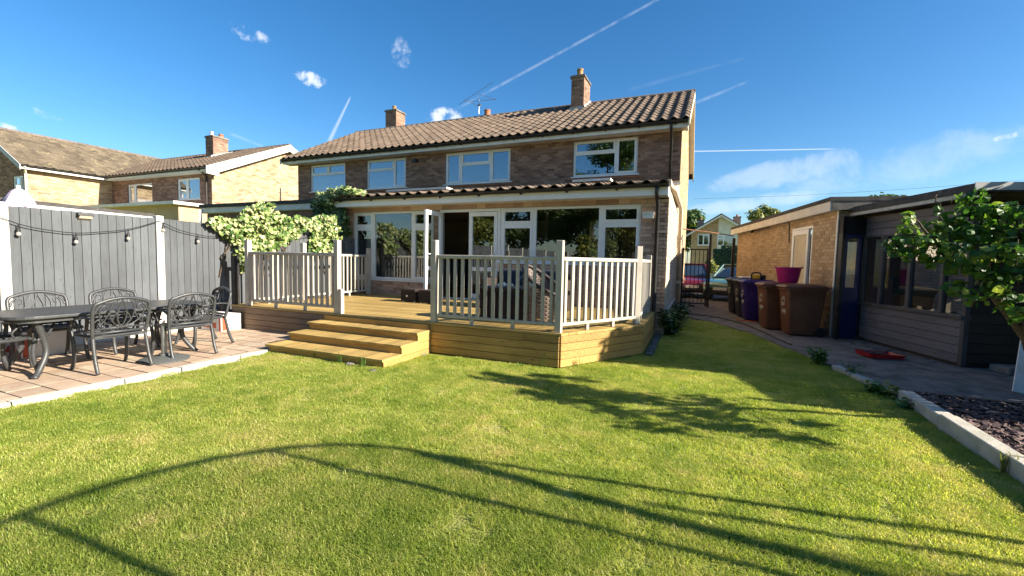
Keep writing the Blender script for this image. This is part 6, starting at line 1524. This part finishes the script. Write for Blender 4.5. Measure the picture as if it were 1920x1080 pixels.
for k in range(34):
    px = (q.uniform(1560, 1700), 0); u = q.uniform(.2, 3.0); p = ST @ Vector((u, q.uniform(.08, .45), .03)); s = q.uniform(.015, .05)
    rock(db, (p.x, p.y, .028), s, q, .5)
tag(db.build('debris', M['stone_base']), 'scattered rubble and dirt along the foot of the shed wall', 'debris', kind='stuff')
pk = thing('timber_offcut', 'short dark timber offcut lying by the blue shed door', 'timber', tuple(ST @ Vector((SL-.1, .25, .03))))
MB().obox(ST @ Matrix.Rotation(.3, 4, 'Z'), SL-.5, .2-.9, .031, SL+.35, .3-.9, .10).build('plank', M['shed_dark'], pk)
# weeds and plants
def weed(label, px, h, n, size, seed, mat='leaf_weed', name='weed', spread=.13, z=0.0):
    p = onz(*px, z); q = random.Random(seed); t = thing(name, label, 'plant', (p[0], p[1], z)); mb = MB(); sm = MB()
    for k in range(n):
        a = q.uniform(0, 6.28); r = spread*q.random()**.6; hh = h*q.uniform(.35, 1); tip = Vector((p[0]+r*math.cos(a), p[1]+r*math.sin(a), z+hh))
        b0 = Vector((p[0]+r*.2*math.cos(a), p[1]+r*.2*math.sin(a), z-.01)); sm.tube([b0, (b0+tip)/2+Vector((0, 0, hh*.1)), tip], [.003, .0025, .0015], 4)
        for j in range(5): leaf(mb, b0+(tip-b0)*(.35+.16*j)+Vector((q.uniform(-.02, .02), q.uniform(-.02, .02), 0)), size*q.uniform(.6, 1.2), (q.uniform(-.7, .7), q.uniform(-.7, .7), 1), rr=q)
    mb.build('leaves', M[mat], t); sm.build('stem', M[mat], t); return t
weed('clump of green weeds on the path edge right of the lawn shade', (1533, 684), .26, 34, .06, 1, z=.0)
weed('thin leafy weed standing at the worn path edging', (1594, 705), .2, 12, .05, 2)
weed('round dark green weed beside the first kerb block', (1642, 738), .14, 26, .055, 3)
weed('bright lime green weed at the end of the kerb', (1671, 745), .14, 24, .05, 4, 'leaf_gold')
weed('low dark weed at the kerb foot, nearest the camera', (1690, 765), .1, 18, .05, 6)
weed('bushy dark green plant growing at the foot of the house gable', (1256, 628), .55, 95, .08, 5, 'leaf_ivy_dark', 'plant', .34)
weed('dark leafy plant farther back along the gable foot', (1272, 600), .45, 70, .08, 15, 'leaf_ivy_dark', 'plant', .3)
def tuft(label, px, h, n, seed, mat='leaf_weed'):
    p = onz(*px); q = random.Random(seed); mb = MB()
    for k in range(n):
        a = q.uniform(0, 6.28); r = q.uniform(.02, .5)*h; hh = h*q.uniform(.5, 1); x, y = p[0]+q.uniform(-.05, .05), p[1]+q.uniform(-.02, .02); w_ = .0035; dx, dy = -math.sin(a)*w_, math.cos(a)*w_
        m_ = (x+r*.35*math.cos(a), y+r*.35*math.sin(a), hh*.75); tp = (x+r*math.cos(a), y+r*math.sin(a), hh*q.uniform(.8, 1))
        mb.add([(x-dx, y-dy, -.005), (x+dx, y+dy, -.005), (m_[0]+dx, m_[1]+dy, m_[2]), (m_[0]-dx, m_[1]-dy, m_[2]), tp], [(0, 1, 2, 3), (3, 2, 4)])
    return tag(mb.build('grass_tuft', M[mat]), label, 'grass tuft')
for i, (px, h, n, lab) in enumerate((((590, 672), .2, 9, 'tall grass stalks before the lowest step, left group'), ((635, 681), .22, 7, 'tall grass stalks before the lowest step, middle group'), ((680, 690), .2, 16, 'drooping grass tuft before the lowest step, right group'), ((545, 664), .1, 14, 'short grass tuft at the left end of the lowest step'),
        ((975, 688), .08, 12, 'small grass tuft against the deck front boards'), ((1018, 690), .26, 5, 'thin grass stalks against the deck front near its corner'), ((1085, 688), .14, 9, 'grass tuft at the sunlit angled deck side'), ((1893, 892), .22, 16, 'pale dry grass tuft growing against the kerb at the right edge'))):
    tuft(lab, px, h, n, 40+i, 'leaf_gold' if i == 7 else 'leaf_weed')

# ------------------------------------------------------------------ pear tree on the right
q = random.Random(31)
pe_ = thing('pear_tree', 'leaning young fruit tree with broad glossy leaves on the right', 'tree', (3.05, 5.45, .06))
T0, T1, T2, T3 = Vector((3.05, 5.55, .05)), Vector((2.72, 5.2, .58)), Vector((2.47, 4.95, .95)), Vector((2.20, 4.87, 1.30))
limbs = [([T0, T1, T2, T3], .04, .026), ([T3, Vector(ony(1800, 480, 4.85)), Vector(ony(1745, 445, 4.8)), Vector(ony(1690, 440, 4.75))], .026, .006), ([T3, Vector(ony(1835, 470, 4.9)), Vector(ony(1830, 410, 4.95)), Vector(ony(1832, 362, 5.0))], .028, .006),
         ([T3, Vector(ony(1880, 470, 4.9)), Vector(ony(1920, 430, 4.9)), Vector(ony(1980, 390, 4.9))], .03, .008), ([Vector(ony(1800, 480, 4.85)), Vector(ony(1760, 400, 4.95)), Vector(ony(1755, 365, 5.0))], .014, .004), ([T2, Vector((2.6, 4.7, 1.4)), Vector((2.85, 4.55, 1.8))], .03, .008),
         ([Vector(ony(1745, 445, 4.8)), Vector(ony(1720, 415, 4.8)), Vector(ony(1700, 400, 4.8))], .01, .004), ([T3, Vector(ony(1830, 540, 4.75)), Vector(ony(1790, 555, 4.7))], .016, .005)]
mb = MB()
for (pts, r0, r1) in limbs:
    p_ = spl([Vector(p) for p in pts], 5); n = len(p_); mb.tube([p+Vector((q.uniform(-.006, .006), q.uniform(-.006, .006), 0)) for p in p_], [r0+(r1-r0)*i/(n-1) for i in range(n)], 8)
cl = []
for (px, py, Y, r) in ((1680, 455, 4.8, .085), (1672, 470, 4.75, .06), (1700, 432, 4.8, .09), (1700, 408, 4.8, .065), (1696, 470, 4.8, .09), (1724, 476, 4.85, .10), (1715, 450, 4.75, .09), (1745, 450, 4.85, .10), (1760, 425, 4.9, .10), (1772, 465, 4.8, .12), (1750, 490, 4.8, .07), (1795, 440, 4.9, .12), (1788, 415, 4.95, .09), (1800, 490, 4.75, .11),
                       (1812, 395, 5.0, .10), (1825, 372, 5.0, .085), (1838, 360, 5.0, .06), (1800, 372, 5.0, .05), (1845, 400, 4.95, .11), (1830, 440, 4.9, .12), (1830, 500, 4.7, .12), (1800, 540, 4.7, .10), (1822, 560, 4.7, .08), (1865, 430, 4.95, .12), (1875, 395, 4.95, .08), (1868, 480, 4.8, .13), (1865, 530, 4.7, .12), (1900, 400, 4.9, .12), (1905, 450, 4.9, .14),
                       (1905, 510, 4.75, .14), (1900, 560, 4.7, .11), (1945, 420, 4.9, .16), (1950, 490, 4.8, .16), (1760, 398, 4.95, .035), (1757, 385, 4.95, .03), (1990, 450, 4.8, .2), (2000, 390, 4.9, .18), (2060, 430, 4.8, .2), (1780, 500, 4.85, .07), (1885, 580, 4.65, .06), (1915, 590, 4.65, .07),
                       (1840, 430, 5.25, .12), (1890, 440, 5.3, .14), (1800, 430, 5.25, .11), (1760, 440, 5.2, .1), (1850, 480, 4.45, .1), (1900, 470, 4.4, .12), (1790, 470, 4.5, .09)):
    p = ony(px, py, Y); cl.append((float(p[0]), float(p[1]), float(p[2]), r*1.05, r*1.3, r*.95))
    mb.tube([Vector((float(p[0]), float(p[1]), float(p[2])))+Vector((q.uniform(-.03, .03), 0, -r*.9)), Vector((float(p[0])+.02, float(p[1]), float(p[2])+r*.7))], [.006, .003], 5)
for (x, y, z, r) in ((2.9, 4.5, 1.85, .22), (3.1, 4.9, 1.7, .22), (2.75, 4.3, 1.6, .2), (3.0, 5.1, 1.35, .18), (3.2, 4.6, 1.45, .2), (2.7, 4.5, 2.0, .18), (2.75, 4.25, 1.2, .17), (3.0, 4.35, 1.25, .2), (2.65, 4.4, 1.35, .15), (3.25, 4.3, 1.15, .18), (2.9, 4.05, 1.5, .2), (3.3, 4.75, 1.1, .16), (3.05, 4.7, 2.05, .2)):
    cl.append((x, y, z, r, r, r)); mb.tube([T2, Vector((x, y, z))], [.014, .005], 5)
mb.build('trunk', M['bark'], pe_, smooth=True)
leaf_cloud(MB(), cl, .054, 680, 33, .2, .35, 1.25).build('crown', M['leaf_pear'], pe_)

# ------------------------------------------------------------------ beyond the frame on the right: what throws the shadows on the lawn
tz, tcx, tcy, trr = .72, 0, 1.056+.21, 1.583
HT = 2.45; tcx = -1.776+HT/.46
tp = thing('trampoline', 'oval garden trampoline with tall net enclosure standing beside the camera', 'trampoline', (tcx, tcy, 0))
TLX = 3.0
def oval(r, n=20):
    L_ = [(tcx+r*math.cos(t), tcy+r*math.sin(t)) for t in np.linspace(math.pi/2, 3*math.pi/2, n)]
    R2 = [(tcx+TLX+r*math.cos(t), tcy+(r-.2)*math.sin(t)) for t in np.linspace(-math.pi/2, math.pi/2, n)]
    return L_+R2
def circ(r, z): return [(x, y, z) for x, y in oval(r)]
MB().tube(circ(trr, tz), .022, 8, closed=True).build('frame', M['steel'], tp, smooth=True)
MB().tube(circ(trr, HT), .024, 8, closed=True).build('top_ring', M['black_plastic'], tp, smooth=True)
MB().tube([(tcx-.1, tcy+trr-.02, HT-.03), (tcx+TLX, tcy+trr-.2, HT-.03)], .05, 10).build('shadow_pad', M['blue_paint'], tp)  # added pad, widens the shadow band this side throws on the lawn
MB().prism(oval(trr-.28), tz-.003, tz+.003, 'z').build('mat', M['black_plastic'], tp)
po, pi_ = oval(trr+.03), oval(trr-.3); n = len(po); pv = [(*p, tz+.045) for p in po]+[(*p, tz+.045) for p in pi_]+[(*p, tz+.02) for p in po]+[(*p, tz+.02) for p in pi_]
MB().add(pv, [f for k in range(n) for l in ((k+1) % n,) for f in ((k, l, n+l, n+k), (2*n+k, 3*n+k, 3*n+l, 2*n+l), (k, 2*n+k, 2*n+l, l), (n+k, n+l, 3*n+l, 3*n+k))]).build('safety_pad', M['blue_paint'], tp)
for (x, y) in [(tcx+trr*math.cos(R_(a)), tcy+trr*math.sin(R_(a))) for a in (90, 135, 180, 225, 270)]+[(tcx+TLX+trr*math.cos(R_(a)), tcy+trr*math.sin(R_(a))) for a in (-90, -45, 0, 45, 90)]+[(tcx+TLX/2, tcy+trr), (tcx+TLX/2, tcy-trr)]:
    bow = .5 if y > tcy+trr*.98 else .0
    MB().tube(bez([(x, y+bow, .02), (x, y+bow*.72, .8), (x, y+bow*.3, 1.7), (x, y, HT)], 4), .024, 8).build('pole', M['black_plastic'], tp)
def netmat():
    m, g = new_mat('net'); t = g.n('ShaderNodeBsdfTransparent'); d = g.n('ShaderNodeBsdfDiffuse', inp={'Color': (.01, .01, .01, 1)})
    x = g.n('ShaderNodeMixShader', inp={0: .28, 1: t.outputs[0], 2: d.outputs[0]}); o = g.n('ShaderNodeOutputMaterial'); g.link(x.outputs[0], o.inputs[0]); return m
M['net'] = netmat(); mb = MB(); n = 40; NZ = 10; rings_ = [circ(trr-.03-.16*math.sin(math.pi*j/NZ), tz+.05+(HT-.02-tz-.05)*j/NZ) for j in range(NZ+1)]
for j in range(NZ):
    a_, b_ = rings_[j], rings_[j+1]
    for k in range(n): mb.quad(a_[k], a_[(k+1) % n], b_[(k+1) % n], b_[k])
mb.build('net', M['net'], tp)
# hedge and fence panel added out of frame to throw shade on lawn and shed
ch_ = thing('shade_hedge', 'tall dark hedge added beyond the right edge to shade deck and shed wall', 'hedge', (5.6, 7.6, 0))
MB().box(5.25, 6.62, 0, 6.2, 8.6, 3.25).build('core', M['leaf_hedge'], ch_)
q = random.Random(17); mb = MB()
for i in range(2600):
    f = q.randrange(4); y = q.uniform(6.52, 8.65); z = q.uniform(.05, 3.35); x = q.uniform(5.2, 6.3)
    p = {0: (5.22, y, z), 1: (x, 6.55, z), 2: (x, y, 3.3), 3: (6.25, y, z)}[f]; leaf(mb, Vector(p), q.uniform(.08, .14), ((-1, 0, .3), (0, -1, .3), (0, 0, 1), (1, 0, .3))[f], rr=q)
mb.build('leaves', M['leaf_hedge'], ch_)
lf = thing('shade_panel', 'timber fence panel added unseen beyond the bed to shade the lawn', 'fence', (4.5, 6.0, 0))
for k in range(9): MB().box(4.49, 5.40+k*.126, .06, 4.51, 5.52+k*.126, 1.72+.02*k).build('board', M['shed_dark'], lf)
for y in (5.42, 6.5): MB().box(4.51, y-.04, 0, 4.59, y+.04, 1.85).build('post', M['shed_dark'], lf)
for z in (.4, 1.4): MB().box(4.511, 5.42, z, 4.55, 6.5, z+.07).build('rail', M['shed_dark'], lf)
# ------------------------------------------------------------------ far end of the garden, behind the camera (mirrored in the windows)
rf_ = thing('garden_fence', 'weathered timber fence across the far end of the garden', 'fence', (-3, -13, 0))
for k in range(44): MB().box(-8.5+k*.28, -13.02, .02, -8.5+k*.28+.27, -13, 1.85+rng.uniform(-.01, .01)).build('board', M['fence'], rf_)
for k in range(7): MB().box(-8.55+k*2, -13.12, 0, -8.45+k*2, -13.03, 1.95).build('post', M['post_concrete'], rf_)
for (x, y, h, r, lm, s, lab) in ((-6.2, -9.5, 3.4, 1.7, 'leaf_gold', 61, 'yellow-green bushy tree at the far end of the garden'), (-12.5, -15, 9.5, 4.0, 'leaf_tree', 62, 'tall dark tree behind the far garden corner'), (-1.0, -15.5, 8.5, 3.6, 'leaf_hedge', 63, 'dense dark tree beyond the far garden fence'),
                              (4.5, -14, 7.0, 3.2, 'leaf_gold', 64, 'broad golden green tree beyond the far right garden corner'), (-2.8, -10.5, 2.6, 1.4, 'leaf_tree', 65, 'round green shrub before the far garden fence'), (-19, -12, 8.0, 3.6, 'leaf_tree', 66, 'green tree in the neighbouring garden on the left'),
                              (-8.5, -17.5, 13.5, 4.6, 'leaf_tree', 67, 'tallest green tree behind the far garden fence'), (-5.0, -14.5, 5.5, 2.4, 'leaf_gold', 68, 'middling golden tree just behind the far garden fence'), (-15.5, -10, 5.0, 2.6, 'leaf_gold', 69, 'low golden tree in the neighbouring garden on the left')):
    roundtree(lab, x, y, h, r, lm, .24, 100, s, 'garden_tree', .2)
pw = [Vector(ony(x, y, Y)) for x, y, Y in ((1300, 373, 36), (1500, 366, 34), (1735, 352, 32), (1960, 334, 31))]
tag(MB().tube(spl(pw, 6), .006, 4).build('overhead_cable', M['black_plastic']), 'thin overhead cable crossing the sky above the garage', 'cable')
mb = MB(); q = random.Random(77)
for k in range(420):
    y = q.uniform(6.3, 14.5); x = q.uniform(2.15-(y-6.3)*.19, 3.9-(y-6.3)*.3); s = q.uniform(.008, .03)
    leaf(mb, Vector((x, y, .034)), s*1.6, (q.uniform(-.3, .3), q.uniform(-.3, .3), 1), rr=q)
tag(mb.build('leaf_litter', M['mulch']), 'dry leaf litter scattered over the concrete path', 'leaf litter', kind='stuff')
